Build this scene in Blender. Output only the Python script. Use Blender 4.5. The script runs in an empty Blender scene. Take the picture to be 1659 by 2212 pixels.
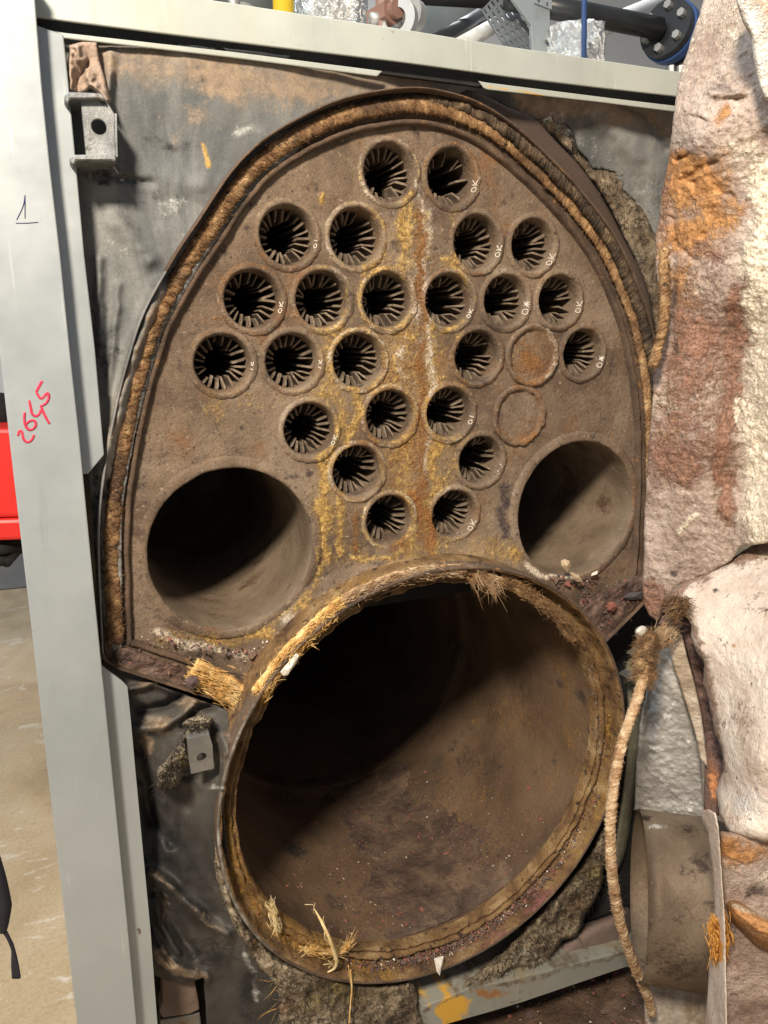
import bpy, bmesh, math, random
import numpy as np
from mathutils import Matrix, Vector

random.seed(7)
RNG = np.random.default_rng(7)
S = bpy.context.scene
COL = S.collection

# ------------------------------------------------------------------ camera
W0, H0, F0 = 1659.0, 2212.0, 1654.7
CAM = np.array([-0.44410, -0.93573, 0.27047])
YAW, PIT, ROLL = 0.394113, 0.234618, -0.009854
_fw = np.array([math.sin(YAW)*math.cos(PIT), math.cos(YAW)*math.cos(PIT), -math.sin(PIT)])
_r0 = np.array([math.cos(YAW), -math.sin(YAW), 0.0]); _u0 = np.cross(_r0, _fw)
_r = _r0*math.cos(ROLL)+_u0*math.sin(ROLL); _u = -_r0*math.sin(ROLL)+_u0*math.cos(ROLL)
cam = bpy.data.objects.new('camera', bpy.data.cameras.new('camera')); COL.objects.link(cam)
M = Matrix.Identity(4)
for i in range(3):
    M[i][0] = _r[i]; M[i][1] = _u[i]; M[i][2] = -_fw[i]; M[i][3] = CAM[i]
cam.matrix_world = M
cam.data.sensor_fit = 'VERTICAL'; cam.data.sensor_height = 36.0
cam.data.lens = F0/H0*36.0
cam.data.clip_start = 0.02; cam.data.clip_end = 60
S.camera = cam

# ------------------------------------------------------------------ light
wd = bpy.data.worlds.new('World'); S.world = wd; wd.use_nodes = True
bg = wd.node_tree.nodes['Background']
bg.inputs[0].default_value = (0.90, 0.93, 1.0, 1); bg.inputs[1].default_value = 0.29

def area(name, loc, target, size, power, color, shape='DISK'):
    l = bpy.data.lights.new(name, 'AREA'); l.shape = shape; l.size = size; l.energy = power; l.color = color
    o = bpy.data.objects.new(name, l); COL.objects.link(o); o.location = loc
    o.rotation_euler = (Vector(target)-Vector(loc)).to_track_quat('-Z', 'Y').to_euler()
    return o
area('work_lamp', (-1.1, -1.4, 1.45), (0.05, 0, -0.1), 0.30, 96, (1.0, 0.87, 0.70))
area('overhead_fill', (-1.5, -0.3, 2.6), (-0.6, 0.1, 0), 0.9, 62, (0.74, 0.89, 1.0))  # unseen cool lamp added as fill for the upper left
area('overhead_fill', (1.0, 2.0, 3.0), (0.4, 1.9, 0.6), 1.2, 75, (0.95, 0.97, 1.0))  # unseen lamp added to brighten the background

S.view_settings.view_transform = 'Standard'; S.view_settings.look = 'None'
S.view_settings.exposure = 0.0; S.view_settings.gamma = 1.0
S.render.engine = 'CYCLES'
S.cycles.max_bounces = 6; S.cycles.diffuse_bounces = 3; S.cycles.glossy_bounces = 3
S.cycles.use_denoising = True

# ------------------------------------------------------------------ geometry helpers
def P(px, Y):
    """Photograph points (1659 wide) -> places on the vertical plane y = Y."""
    px = np.atleast_2d(np.array(px, float))
    Y = np.broadcast_to(np.asarray(Y, float), (len(px),))
    d = _fw+np.outer((px[:, 0]-W0/2)/F0, _r)+np.outer(-(px[:, 1]-H0/2)/F0, _u)
    t = (Y-CAM[1])/d[:, 1]
    return CAM+d*t[:, None]

def proj(X):
    d = np.asarray(X, float)-CAM; z = d@_fw
    return np.stack([W0/2+F0*(d@_r)/z, H0/2-F0*(d@_u)/z], -1)

def _h(ix, iy, iz, seed):
    n = (ix*374761393+iy*668265263+iz*1274126177+seed*974711) & 0xFFFFFFFF
    n = ((n ^ (n >> 13))*1274126177) & 0xFFFFFFFF
    n = ((n ^ (n >> 15))*668265263) & 0xFFFFFFFF
    return ((n ^ (n >> 16)) & 0xFFFF)/65535.0

def vnoise(p, seed=0):
    i = np.floor(p).astype(np.int64); f = p-i; u = f*f*f*(f*(f*6-15)+10)
    x, y, z = i[:, 0], i[:, 1], i[:, 2]
    def c(a, b, d): return _h(x+a, y+b, z+d, seed)
    ux, uy, uz = u[:, 0], u[:, 1], u[:, 2]
    l = lambda a, b, t: a+(b-a)*t
    return l(l(l(c(0,0,0), c(1,0,0), ux), l(c(0,1,0), c(1,1,0), ux), uy),
             l(l(c(0,0,1), c(1,0,1), ux), l(c(0,1,1), c(1,1,1), ux), uy), uz)*2-1

def fbm(p, scale, octv=4, seed=0, gain=0.5, ridged=False):
    p = np.asarray(p, float)*scale; a = 1.0; s = 0; out = np.zeros(len(p))
    for k in range(octv):
        n = vnoise(p, seed+k*17)
        if ridged: n = 1-2*np.abs(n)
        out += a*n; s += a; a *= gain; p = p*2.03+11.3
    return out/s

def inside(poly, pts):
    poly = np.asarray(poly, float); x, y = pts[:, 0], pts[:, 1]; r = np.zeros(len(pts), bool)
    j = len(poly)-1
    for i in range(len(poly)):
        xi, yi = poly[i]; xj, yj = poly[j]
        if yi != yj:
            c = ((yi > y) != (yj > y)) & (x < (xj-xi)*(y-yi)/(yj-yi)+xi); r ^= c
        j = i
    return r

def segdist(pts, line, closed=False):
    line = np.asarray(line, float); best = np.full(len(pts), 1e9); near = np.zeros((len(pts), 2))
    n = len(line) if closed else len(line)-1
    for i in range(n):
        a = line[i]; b = line[(i+1) % len(line)]; ab = b-a
        t = np.clip(((pts-a)@ab)/max(ab@ab, 1e-12), 0, 1); q = a+t[:, None]*ab
        d = np.hypot(*(pts-q).T); m = d < best; best[m] = d[m]; near[m] = q[m]
    return best, near

def catmull(pts, n, closed=False):
    pts = np.asarray(pts, float); m = len(pts)
    segs = m if closed else m-1; out = []
    for i in range(segs):
        if closed: a, b, c, d = pts[(i-1) % m], pts[i], pts[(i+1) % m], pts[(i+2) % m]
        else: a, b, c, d = pts[max(i-1, 0)], pts[i], pts[i+1], pts[min(i+2, m-1)]
        for t in np.linspace(0, 1, n, endpoint=False):
            out.append(0.5*((2*b)+(c-a)*t+(2*a-5*b+4*c-d)*t*t+(3*b-a-3*c+d)*t**3))
    if not closed: out.append(pts[-1])
    return np.array(out)

def resample(pts, step):
    pts = np.asarray(pts, float); d = np.r_[0, np.cumsum(np.linalg.norm(np.diff(pts, axis=0), axis=1))]
    n = max(2, int(d[-1]/step)+1); t = np.linspace(0, d[-1], n)
    return np.stack([np.interp(t, d, pts[:, k]) for k in range(pts.shape[1])], -1)

# ------------------------------------------------------------------ object helpers
def mesh_obj(name, V, Fc, mat, parent=None, smooth=True, stain=None):
    V = np.asarray(V, float)
    base = np.zeros(3)
    o = parent
    while o is not None:
        base = base+np.array(o.location); o = o.parent
    me = bpy.data.meshes.new(name); me.from_pydata((V-base).tolist(), [], [tuple(f) for f in Fc])
    me.update()
    if smooth:
        me.polygons.foreach_set('use_smooth', [True]*len(me.polygons))
    if stain is not None:
        a = me.attributes.new('stain', 'FLOAT_COLOR', 'POINT')
        a.data.foreach_set('color', np.clip(stain, 0, 2).astype(np.float32).ravel())
    for m in (mat if isinstance(mat, (list, tuple)) else [mat]): me.materials.append(m)
    ob = bpy.data.objects.new(name, me); COL.objects.link(ob)
    if parent is not None: ob.parent = parent
    return ob

def tag(o, label=None, cat=None, group=None, kind=None):
    if label: o['label'] = label
    if cat: o['category'] = cat
    if group: o['group'] = group
    if kind: o['kind'] = kind
    return o

def empty(name, loc, label=None, cat=None, group=None, parent=None):
    o = bpy.data.objects.new(name, None); COL.objects.link(o); o.location = loc; o.empty_display_size = 0.02
    if parent: o.parent = parent
    return tag(o, label, cat, group)

def masks(px, marks):
    """stain strengths (4 channels) at photograph points: stains with a place of their own"""
    out = np.zeros((len(px), 4))
    wk = np.c_[px, np.zeros(len(px))]
    wp = np.stack([fbm(wk, .018, 3, 71), fbm(wk, .018, 3, 72)], -1)*26+np.stack([fbm(wk, .07, 3, 73), fbm(wk, .07, 3, 74)], -1)*9
    px0 = px
    for m in marks:
        k_ = min(1.0, (min(m[3], m[4]) if m[0] == 'b' else m[2])/22.0)
        px = px0+wp*k_
        if m[0] == 'b':
            _, cx, cy, rx, ry, ch, st = m
            d = np.hypot((px[:, 0]-cx)/rx, (px[:, 1]-cy)/ry)
        else:
            _, line, w, ch, st = m
            d = segdist(px, line)[0]/w
        out[:, ch] = np.maximum(out[:, ch], st*np.exp(-d*d*0.9))
    return out

def grid_faces(nu, nv, closed_u=False):
    f = []
    for i in range(nu if closed_u else nu-1):
        for j in range(nv-1):
            a = i*nv+j; b = ((i+1) % nu)*nv+j
            f.append((a, b, b+1, a+1))
    return f

def lathe(cx, cz, prof, seg, noise=0.0, nscale=60, seed=0, a0=0, a1=2*math.pi):
    """prof: (radius, y) list; revolve round the y axis line through (cx, cz)"""
    full = abs(a1-a0-2*math.pi) < 1e-6
    th = np.linspace(a0, a1, seg, endpoint=not full); prof = np.asarray(prof, float)
    V = []
    for t in th:
        V += [(cx+w[0]*math.cos(t), w[1], cz+w[0]*math.sin(t)) for w in prof]
    V = np.array(V)
    if noise:
        amt = np.tile(prof[:, 2] if prof.shape[1] > 2 else np.ones(len(prof)), seg)
        n = fbm(V, nscale, 3, seed); n2 = fbm(V, nscale, 3, seed+50)
        rad = V[:, [0, 2]]-np.array([cx, cz]); rad /= np.linalg.norm(rad, axis=1)[:, None]+1e-9
        V[:, 1] += n*noise*amt; V[:, 0] += rad[:, 0]*n2*noise*amt; V[:, 2] += rad[:, 1]*n2*noise*amt
    return V, grid_faces(seg, len(prof), full)

def frame_path(pts):
    pts = np.asarray(pts, float); T = np.gradient(pts, axis=0); T /= np.linalg.norm(T, axis=1)[:, None]+1e-12
    n = np.cross(T[0], [0.3, 0.5, 0.81]); n /= np.linalg.norm(n); N = [n]
    for i in range(1, len(pts)):
        n = N[-1]-T[i]*(N[-1]@T[i]); n /= np.linalg.norm(n)+1e-12; N.append(n)
    N = np.array(N); return T, N, np.cross(T, N)

def tube(pts, rad, seg=8, cap=True):
    pts = np.asarray(pts, float); T, N, B = frame_path(pts); rad = np.broadcast_to(rad, (len(pts),))
    th = np.linspace(0, 2*math.pi, seg, endpoint=False); V = []
    for i in range(len(pts)):
        V += [pts[i]+rad[i]*(math.cos(t)*N[i]+math.sin(t)*B[i]) for t in th]
    Fc = []
    for i in range(len(pts)-1):
        for j in range(seg):
            a = i*seg+j; b = i*seg+(j+1) % seg
            Fc.append((a, b, b+seg, a+seg))
    if cap:
        Fc.append(tuple(range(seg))[::-1]); Fc.append(tuple(len(V)-seg+k for k in range(seg)))
    return np.array(V), Fc

class MB:
    def __init__(self): self.V = []; self.F = []; self.n = 0
    def add(self, V, Fc):
        V = np.asarray(V, float); self.V.append(V); self.F += [tuple(i+self.n for i in f) for f in Fc]; self.n += len(V)
        return self
    def tube(self, pts, r, seg=8): return self.add(*tube(pts, r, seg))
    def box(self, a, b):
        a = np.minimum(a, b); b = np.maximum(np.asarray(a), b); x0, y0, z0 = a; x1, y1, z1 = b
        return self.add([(x0,y0,z0),(x1,y0,z0),(x1,y1,z0),(x0,y1,z0),(x0,y0,z1),(x1,y0,z1),(x1,y1,z1),(x0,y1,z1)],
                        [(0,3,2,1),(4,5,6,7),(0,1,5,4),(1,2,6,5),(2,3,7,6),(3,0,4,7)])
    def prism(self, front, depthvec):
        front = np.asarray(front, float); n = len(front); back = front+np.asarray(depthvec)
        Fc = [tuple(range(n)), tuple(range(2*n-1, n-1, -1))]+[(i, i+n, (i+1) % n+n, (i+1) % n) for i in range(n)]
        return self.add(np.r_[front, back], Fc)
    def all(self): return np.concatenate(self.V), self.F
    def build(self, name, mat, parent=None, smooth=True, marks=None):
        V, Fc = self.all()
        st = masks(proj(V), marks) if marks is not None else None
        return mesh_obj(name, V, Fc, mat, parent, smooth, st)

def fixnormals(o):
    bm = bmesh.new(); bm.from_mesh(o.data); bmesh.ops.recalc_face_normals(bm, faces=bm.faces); bm.to_mesh(o.data); bm.free()
    return o

def plate_poly(name, px, Y, depth, mat, parent=None, bevel=0.0012, marks=None):
    """flat sheet piece with real thickness; px outline, front on plane(s) Y"""
    front = P(px, Y)
    mb = MB(); mb.prism(front, (0, depth, 0))
    o = mb.build(name, mat, parent, smooth=False, marks=marks); fixnormals(o)
    if bevel:
        b = o.modifiers.new('bevel', 'BEVEL'); b.width = bevel; b.segments = 2; b.limit_method = 'ANGLE'
    return o

def tps(ctrl):
    ctrl = np.asarray(ctrl, float); xy = ctrl[:, :2]/400.; z = ctrl[:, 2]; n = len(ctrl)
    def U(r): return np.where(r > 1e-9, r*r*np.log(r+1e-12), 0)
    K = U(np.linalg.norm(xy[:, None]-xy[None], axis=-1))+np.eye(n)*1e-4
    Pm = np.c_[np.ones(n), xy]; A = np.zeros((n+3, n+3)); A[:n, :n] = K; A[:n, n:] = Pm; A[n:, :n] = Pm.T
    w = np.linalg.solve(A, np.r_[z, 0, 0, 0])
    def f(px):
        q = np.asarray(px, float)/400.
        return U(np.linalg.norm(q[:, None]-xy[None], axis=-1))@w[:n]+w[n]+q@w[n+1:]
    return f

def relief(name, poly, Y, step, mat, parent=None, bulge=0.0, roll=20, noise=(), depth=0.03, marks=None, smooth_poly=True, extra=None, ragged=0, rseed=0, sdir=None, warp=1.0):
    """a lumpy surface: outline px, front depth Y (number, control points or function), edges rolled back, with a back skirt"""
    poly = np.asarray(poly, float)
    if smooth_poly: poly = catmull(poly, 6, True)
    if ragged:
        q = resample(np.r_[poly, poly[:1]], max(2.0, step*0.8))[:-1]
        k = np.c_[q, np.zeros(len(q))]
        poly = q+np.stack([fbm(k, 0.06, 4, rseed), fbm(k, 0.06, 4, rseed+9)], -1)*ragged
    lo, hi = poly.min(0)-step, poly.max(0)+step
    xs = np.arange(lo[0], hi[0]+step, step); ys = np.arange(lo[1], hi[1]+step, step)
    gx, gy = np.meshgrid(xs, ys, indexing='ij'); g = np.stack([gx.ravel(), gy.ravel()], -1); nx, ny = len(xs), len(ys)
    cx = (g.reshape(nx, ny, 2)[:-1, :-1]+step/2).reshape(-1, 2)
    keep = inside(poly, cx).reshape(nx-1, ny-1)
    Fc = []
    for i in range(nx-1):
        for j in range(ny-1):
            if keep[i, j]:
                a = i*ny+j; Fc.append((a, a+1, a+ny+1, a+ny))
    used = np.unique(np.array(Fc).ravel()); re = -np.ones(len(g), int); re[used] = np.arange(len(used))
    Fc = [tuple(re[list(f)]) for f in Fc]; q = g[used]
    cnt = {}
    for f in Fc:
        for a, b in zip(f, f[1:]+f[:1]): cnt[(a, b)] = 1
    bedges = [(a, b) for (a, b) in cnt if (b, a) not in cnt]
    bv = np.unique(np.array(bedges).ravel())
    _, near = segdist(q[bv], poly, True); q[bv] = near
    d, _ = segdist(q, poly, True)
    if callable(Y): y = Y(q)
    elif isinstance(Y, (list, np.ndarray)): y = tps(Y)(q)
    else: y = np.full(len(q), float(Y))
    e = np.clip(d/roll, 0, 1); prof = np.sqrt(1-(1-e)**2)
    y = y-bulge*prof
    V = P(q, y)
    amp = np.zeros(len(q))
    for nz in noise:
        a, sc, oc = nz[:3]; rd = len(nz) > 3 and nz[3]
        amp += a*fbm(V*np.array(nz[4] if len(nz) > 4 else (1, 1, 1)), sc, oc, int(abs(sc))+len(name), ridged=rd)
    if extra is not None:
        wk = np.c_[q, np.zeros(len(q))]
        amp = amp+extra(q+np.stack([fbm(wk, .022, 3, 3), fbm(wk, .022, 3, 9)], -1)*13*warp+np.stack([fbm(wk, .09, 2, 13), fbm(wk, .09, 2, 19)], -1)*4*warp)*(1+.5*fbm(wk, .03, 2, 23))
    ray = V-CAM; ray /= np.linalg.norm(ray, axis=1)[:, None]
    V = V-ray*(amp*np.clip(d/6, 0.15, 1))[:, None]
    st = masks(q, marks) if marks is not None else None
    n0 = len(V); idx = {int(v): n0+k for k, v in enumerate(bv)}
    sd_ = V.mean(0)-CAM if sdir is None else np.array(sdir, float)
    back = V[bv]+sd_/np.linalg.norm(sd_)*depth
    V2 = np.r_[V, back]
    for a, b in bedges: Fc.append((b, a, idx[int(a)], idx[int(b)]))
    if st is not None: st = np.r_[st, st[bv]]
    return mesh_obj(name, V2, Fc, mat, parent, True, st)

def ribbon(name, A, B, Y, depth, mat, parent=None, marks=None, nu=60, nv=10, wob=.0):
    """clean edged sheet metal between two px edge lines, with thickness"""
    def rs(l):
        l = np.asarray(l, float); d = np.r_[0, np.cumsum(np.linalg.norm(np.diff(l, axis=0), axis=1))]; t = np.linspace(0, d[-1], nu)
        return np.stack([np.interp(t, d, l[:, k]) for k in (0, 1)], -1)
    A, B = rs(A), rs(B); px = np.stack([A*(1-v)+B*v for v in np.linspace(0, 1, nv)], 1).reshape(-1, 2)
    V = P(px, Y)
    if wob: V[:, 1] += fbm(V, 5, 2, 4)*wob
    n = len(V); Fq = grid_faces(nu, nv)+[tuple(k+n for k in f[::-1]) for f in grid_faces(nu, nv)]
    rim_ = [i*nv for i in range(nu)]+[(nu-1)*nv+j for j in range(1, nv)]+[i*nv+nv-1 for i in range(nu-2, -1, -1)]+[j for j in range(nv-2, 0, -1)]
    Fq += [(a, b, b+n, a+n) for a, b in zip(rim_, rim_[1:]+rim_[:1])]
    V2 = np.r_[V, V+np.array([0, depth, 0])]; st = masks(np.r_[px, px], marks or [])
    o = fixnormals(mesh_obj(name, V2, Fq, mat, parent, False, st))
    b = o.modifiers.new('bevel', 'BEVEL'); b.width = .0012; b.segments = 2; b.limit_method = 'ANGLE'
    return o

# ------------------------------------------------------------------ materials
class NT:
    def __init__(self, name):
        self.m = bpy.data.materials.new(name); self.m.use_nodes = True; self.t = self.m.node_tree
        self.b = self.t.nodes['Principled BSDF']; self.tc = self.t.nodes.new('ShaderNodeTexCoord')
    def new(self, k, **kw):
        n = self.t.nodes.new('ShaderNode'+k)
        for a, v in kw.items(): setattr(n, a, v)
        return n
    def ln(self, a, b): self.t.links.new(a, b)
    def setin(self, s, v):
        if hasattr(v, 'is_linked') or isinstance(v, bpy.types.NodeSocket): self.ln(v, s)
        else: s.default_value = v
    def vec(self, scale=(1, 1, 1), rot=(0, 0, 0), loc=(0, 0, 0)):
        if tuple(scale) == (1, 1, 1) and tuple(rot) == (0, 0, 0): return self.tc.outputs['Object']
        n = self.new('Mapping'); n.inputs['Scale'].default_value = scale; n.inputs['Rotation'].default_value = rot; n.inputs['Location'].default_value = loc
        self.ln(self.tc.outputs['Object'], n.inputs['Vector']); return n.outputs[0]
    def noise(self, scale, detail=5, rough=0.6, v=None, dist=0.0):
        n = self.new('TexNoise'); n.inputs['Scale'].default_value = scale; n.inputs['Detail'].default_value = detail
        n.inputs['Roughness'].default_value = rough; n.inputs['Distortion'].default_value = dist
        self.ln(v or self.tc.outputs['Object'], n.inputs['Vector']); return n.outputs['Fac']
    def voro(self, scale, feature='F1', v=None, out='Distance', rnd=1.0):
        n = self.new('TexVoronoi', feature=feature); n.inputs['Scale'].default_value = scale; n.inputs['Randomness'].default_value = rnd
        self.ln(v or self.tc.outputs['Object'], n.inputs['Vector']); return n.outputs[out]
    def ramp(self, f, stops):
        n = self.new('ValToRGB'); cr = n.color_ramp
        while len(cr.elements) < len(stops): cr.elements.new(0.5)
        for e, (p, c) in zip(cr.elements, stops):
            e.position = p; e.color = (*c, 1) if len(c) == 3 else c
        self.ln(f, n.inputs[0]); return n.outputs[0]
    def step(self, f, lo, hi, to=1.0):
        n = self.new('MapRange', interpolation_type='SMOOTHSTEP'); self.setin(n.inputs[0], f)
        n.inputs[1].default_value = lo; n.inputs[2].default_value = hi; n.inputs[3].default_value = 0; n.inputs[4].default_value = to
        return n.outputs[0]
    def math(self, op, a, b=0.0):
        n = self.new('Math', operation=op); self.setin(n.inputs[0], a); self.setin(n.inputs[1], b); return n.outputs[0]
    def mix(self, f, a, b, mode='MIX'):
        n = self.new('Mix', data_type='RGBA', blend_type=mode); self.setin(n.inputs[0], f)
        for s, v in ((n.inputs[6], a), (n.inputs[7], b)):
            if isinstance(v, tuple): s.default_value = (*v, 1) if len(v) == 3 else v
            else: self.ln(v, s)
        return n.outputs[2]
    def stain(self):
        n = self.new('Attribute', attribute_name='stain'); s = self.new('SeparateColor'); self.ln(n.outputs['Color'], s.inputs[0])
        return [s.outputs[0], s.outputs[1], s.outputs[2], n.outputs['Alpha']]
    def bump(self, h, strength=0.5, dist=0.002, prev=None):
        n = self.new('Bump'); n.inputs['Strength'].default_value = strength; n.inputs['Distance'].default_value = dist
        self.ln(h, n.inputs['Height'])
        if prev is not None: self.ln(prev, n.inputs['Normal'])
        return n.outputs[0]
    def out(self, color, rough=0.85, metal=0.0, normal=None, spec=0.3):
        self.setin(self.b.inputs['Base Color'], (*color, 1) if isinstance(color, tuple) else color)
        self.setin(self.b.inputs['Roughness'], rough); self.setin(self.b.inputs['Metallic'], metal)
        self.b.inputs['Specular IOR Level'].default_value = spec
        if normal is not None: self.ln(normal, self.b.inputs['Normal'])
        return self.m

def crusty(name, base, scale=9, speck=None, chans=(), rough=0.9, metal=0.0, bump=0.6, bdist=0.0025, fine=420, grain=0.35, aniso=None, spec=0.25, chan_noise=(38, 170), soft_amt=.45):
    """base: ramp stops; speck: list (color, scale, lo, hi); chans: 4 colours (or ramps) for the stain channels"""
    k = NT(name)
    v = k.vec(aniso) if aniso else None
    n1 = k.noise(scale, 6, 0.62, v, 0.4)
    c = k.ramp(n1, base)
    nf = k.noise(fine, 3, 0.7)
    for col, sc, lo, hi in (speck or []):
        c = k.mix(k.step(k.noise(sc, 5, 0.65), lo, hi), c, col)
    h = k.math('ADD', k.math('MULTIPLY', nf, 0.5), k.math('MULTIPLY', k.noise(fine*0.28, 4, 0.65), 0.9))
    if chans:
        st = k.stain(); na = k.noise(chan_noise[0], 5, 0.7); nb = k.noise(chan_noise[1], 4, 0.75)
        nn = k.math('ADD', k.math('MULTIPLY', na, 1.7), k.math('MULTIPLY', nb, 1.7))
        for i, ch in enumerate(chans):
            if ch is None: continue
            if i: nn2 = k.math('ADD', k.math('MULTIPLY', k.noise(chan_noise[0]*1.3+7*i, 5, 0.7), 1.7), k.math('MULTIPLY', k.noise(chan_noise[1]*1.1+11*i, 4, 0.75), 1.7))
            else: nn2 = nn
            f = k.math('MULTIPLY', k.step(k.math('ADD', st[i], nn2), 2.04, 2.66), k.step(st[i], .03, .16))
            col = k.ramp(nb if i == 0 else nf, ch) if isinstance(ch, list) else ch
            soft = k.step(k.math('ADD', st[i], k.math('MULTIPLY', k.noise(chan_noise[0]*.45+3*i, 5, .65), 1.2)), .80, 1.75, soft_amt)
            c = k.mix(k.math('MULTIPLY', soft, k.step(st[i], .02, .25)), c, col)
            c = k.mix(f, c, col)
            if i < 3: h = k.math('ADD', h, k.math('MULTIPLY', f, 0.5))
    g = k.ramp(nf, [(0.25, (1-grain,)*3), (0.75, (1+grain*0.6,)*3)])
    c = k.mix(1.0, c, g, 'MULTIPLY')
    return k.out(c, rough, metal, k.bump(h, bump, bdist), spec)

M_plate = crusty('rusty_plate', [(0.29, (0.062, 0.045, 0.036)), (0.43, (0.130, 0.092, 0.064)), (0.55, (0.195, 0.143, 0.100)), (0.70, (0.275, 0.212, 0.155))], 8,
    speck=[((0.055, 0.040, 0.038), 46, 0.56, 0.70), ((0.20, 0.105, 0.050), 15, 0.52, 0.74), ((0.085, 0.055, 0.045), 11, 0.56, 0.72), ((0.32, 0.26, 0.20), 150, 0.58, 0.72), ((0.06, 0.042, 0.036), 210, 0.58, 0.68)],
    chans=([(0.3, (0.16, 0.085, 0.03)), (0.46, (0.33, 0.20, 0.065)), (0.60, (0.48, 0.32, 0.11)), (0.74, (0.66, 0.49, 0.20))],
           [(0.3, (0.36, 0.28, 0.20)), (0.7, (0.74, 0.66, 0.54))],
           [(0.3, (0.13, 0.055, 0.022)), (0.7, (0.36, 0.17, 0.055))],
           [(0.3, (0.040, 0.032, 0.034)), (0.7, (0.085, 0.062, 0.06))]), bump=0.9, soft_amt=.75)
M_bore = crusty('sooty_bore', [(0.35, (0.045, 0.032, 0.024)), (0.65, (0.105, 0.078, 0.056))], 14, bump=0.6)
M_fin = crusty('sooty_fin', [(0.33, (0.085, 0.062, 0.044)), (0.5, (0.16, 0.122, 0.09)), (0.68, (0.26, 0.205, 0.155))], 60, speck=[((0.36, 0.29, 0.18), 140, 0.62, 0.74)], bump=0.5, bdist=0.001, fine=700)
M_weld = crusty('rusty_weld', [(0.3, (0.07, 0.04, 0.032)), (0.55, (0.17, 0.085, 0.055)), (0.75, (0.24, 0.15, 0.09))], 40, bump=0.9,
    chans=([(0.3, (0.20, 0.10, 0.02)), (0.7, (0.55, 0.34, 0.08))], [(0.3, (0.40, 0.34, 0.28)), (0.7, (0.75, 0.70, 0.62))], None, None))
M_furn = crusty('furnace_wall', [(0.28, (0.058, 0.038, 0.024)), (0.48, (0.132, 0.085, 0.052)), (0.72, (0.20, 0.132, 0.080))], 6,
    speck=[((0.06, 0.05, 0.042), 11, 0.58, 0.72), ((0.22, 0.11, 0.045), 17, 0.66, 0.82)], bump=0.7,
    chans=([(0.3, (0.16, 0.08, 0.03)), (0.7, (0.38, 0.21, 0.06))], [(0.35, (0.10, 0.065, 0.06)), (0.7, (0.22, 0.14, 0.12))], [(0.3, (0.13, 0.05, 0.04)), (0.7, (0.30, 0.10, 0.075))], (0.04, 0.032, 0.028)))
M_flue = crusty('pale_flue', [(0.3, (0.10, 0.073, 0.050)), (0.5, (0.175, 0.132, 0.092)), (0.7, (0.25, 0.195, 0.14))], 9, speck=[((0.10, 0.06, 0.04), 20, .54, .72), ((0.27, 0.21, 0.15), 120, .6, .72)], bump=.6, grain=.2)  # one lighter tan over the whole bore
M_ring = crusty('rusty_ring', [(0.27, (0.055, 0.032, 0.020)), (0.43, (0.16, 0.090, 0.040)), (0.57, (0.25, 0.155, 0.070)), (0.72, (0.38, 0.27, 0.15))], 24,
    speck=[((0.05, 0.03, 0.022), 70, 0.56, 0.66), ((0.50, 0.38, 0.22), 120, 0.66, 0.74)], bump=1.0, bdist=0.004,
    chans=([(0.3, (0.35, 0.17, 0.03)), (0.7, (0.62, 0.36, 0.08))], [(0.3, (0.5, 0.42, 0.34)), (0.7, (0.85, 0.8, 0.72))], [(0.3, (0.16, 0.06, 0.05)), (0.7, (0.30, 0.13, 0.11))], None))
M_rim = crusty('dirty_rim', [(0.3, (0.045, 0.032, 0.026)), (0.6, (0.12, 0.08, 0.055)), (0.8, (0.20, 0.14, 0.10))], 22, speck=[((0.22, 0.12, 0.05), 60, 0.6, 0.7)], bump=0.8)
M_lip = crusty('worn_steel_lip', [(0.3, (0.10, 0.10, 0.10)), (0.6, (0.24, 0.24, 0.24)), (0.8, (0.34, 0.33, 0.31))], 14, speck=[((0.14, 0.09, 0.06), 40, 0.58, 0.7)], rough=0.55, bump=0.25)
M_worn = crusty('worn_edge', [(0.3, (0.06, 0.045, 0.035)), (0.5, (0.15, 0.125, 0.10)), (0.66, (0.34, 0.32, 0.29))], 30, rough=.6, bump=.4)
M_band = crusty('brown_band', [(0.3, (0.052, 0.037, 0.030)), (0.7, (0.088, 0.062, 0.048))], 8, speck=[((0.13, 0.10, 0.085), 45, 0.68, 0.75)], bump=0.25, grain=0.2)
M_clad = crusty('sooty_foil_cloth', [(0.28, (0.045, 0.050, 0.054)), (0.42, (0.110, 0.117, 0.120)), (0.55, (0.205, 0.208, 0.202)), (0.72, (0.34, 0.335, 0.31))], 4.2,
    speck=[((0.03, 0.033, 0.036), 6, 0.58, 0.74)], aniso=(2.2, 1, 0.8), rough=0.68, bump=0.4, bdist=0.0015, grain=0.24, spec=0.3, chan_noise=(16, 70), soft_amt=.7,
    chans=([(0.3, (0.24, 0.175, 0.12)), (0.7, (0.34, 0.26, 0.19))], [(0.3, (0.38, 0.40, 0.40)), (0.7, (0.66, 0.66, 0.62))], [(0.3, (0.40, 0.25, 0.07)), (0.7, (0.55, 0.36, 0.12))], (0.022, 0.022, 0.025)))
M_clothd = crusty('dark_crumpled_cloth', [(0.30, (0.018, 0.018, 0.019)), (0.45, (0.042, 0.040, 0.038)), (0.6, (0.080, 0.074, 0.067)), (0.76, (0.15, 0.135, 0.12))], 6, rough=0.62, bump=0.3, bdist=0.0015, grain=0.2, spec=0.35, chan_noise=(16, 70), soft_amt=.85,
    chans=([(0.3, (0.21, 0.15, 0.10)), (0.7, (0.33, 0.25, 0.18))], [(0.3, (0.38, 0.38, 0.36)), (0.7, (0.6, 0.58, 0.54))], [(0.3, (0.40, 0.25, 0.07)), (0.7, (0.55, 0.36, 0.12))], (0.016, 0.016, 0.018)))
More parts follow.
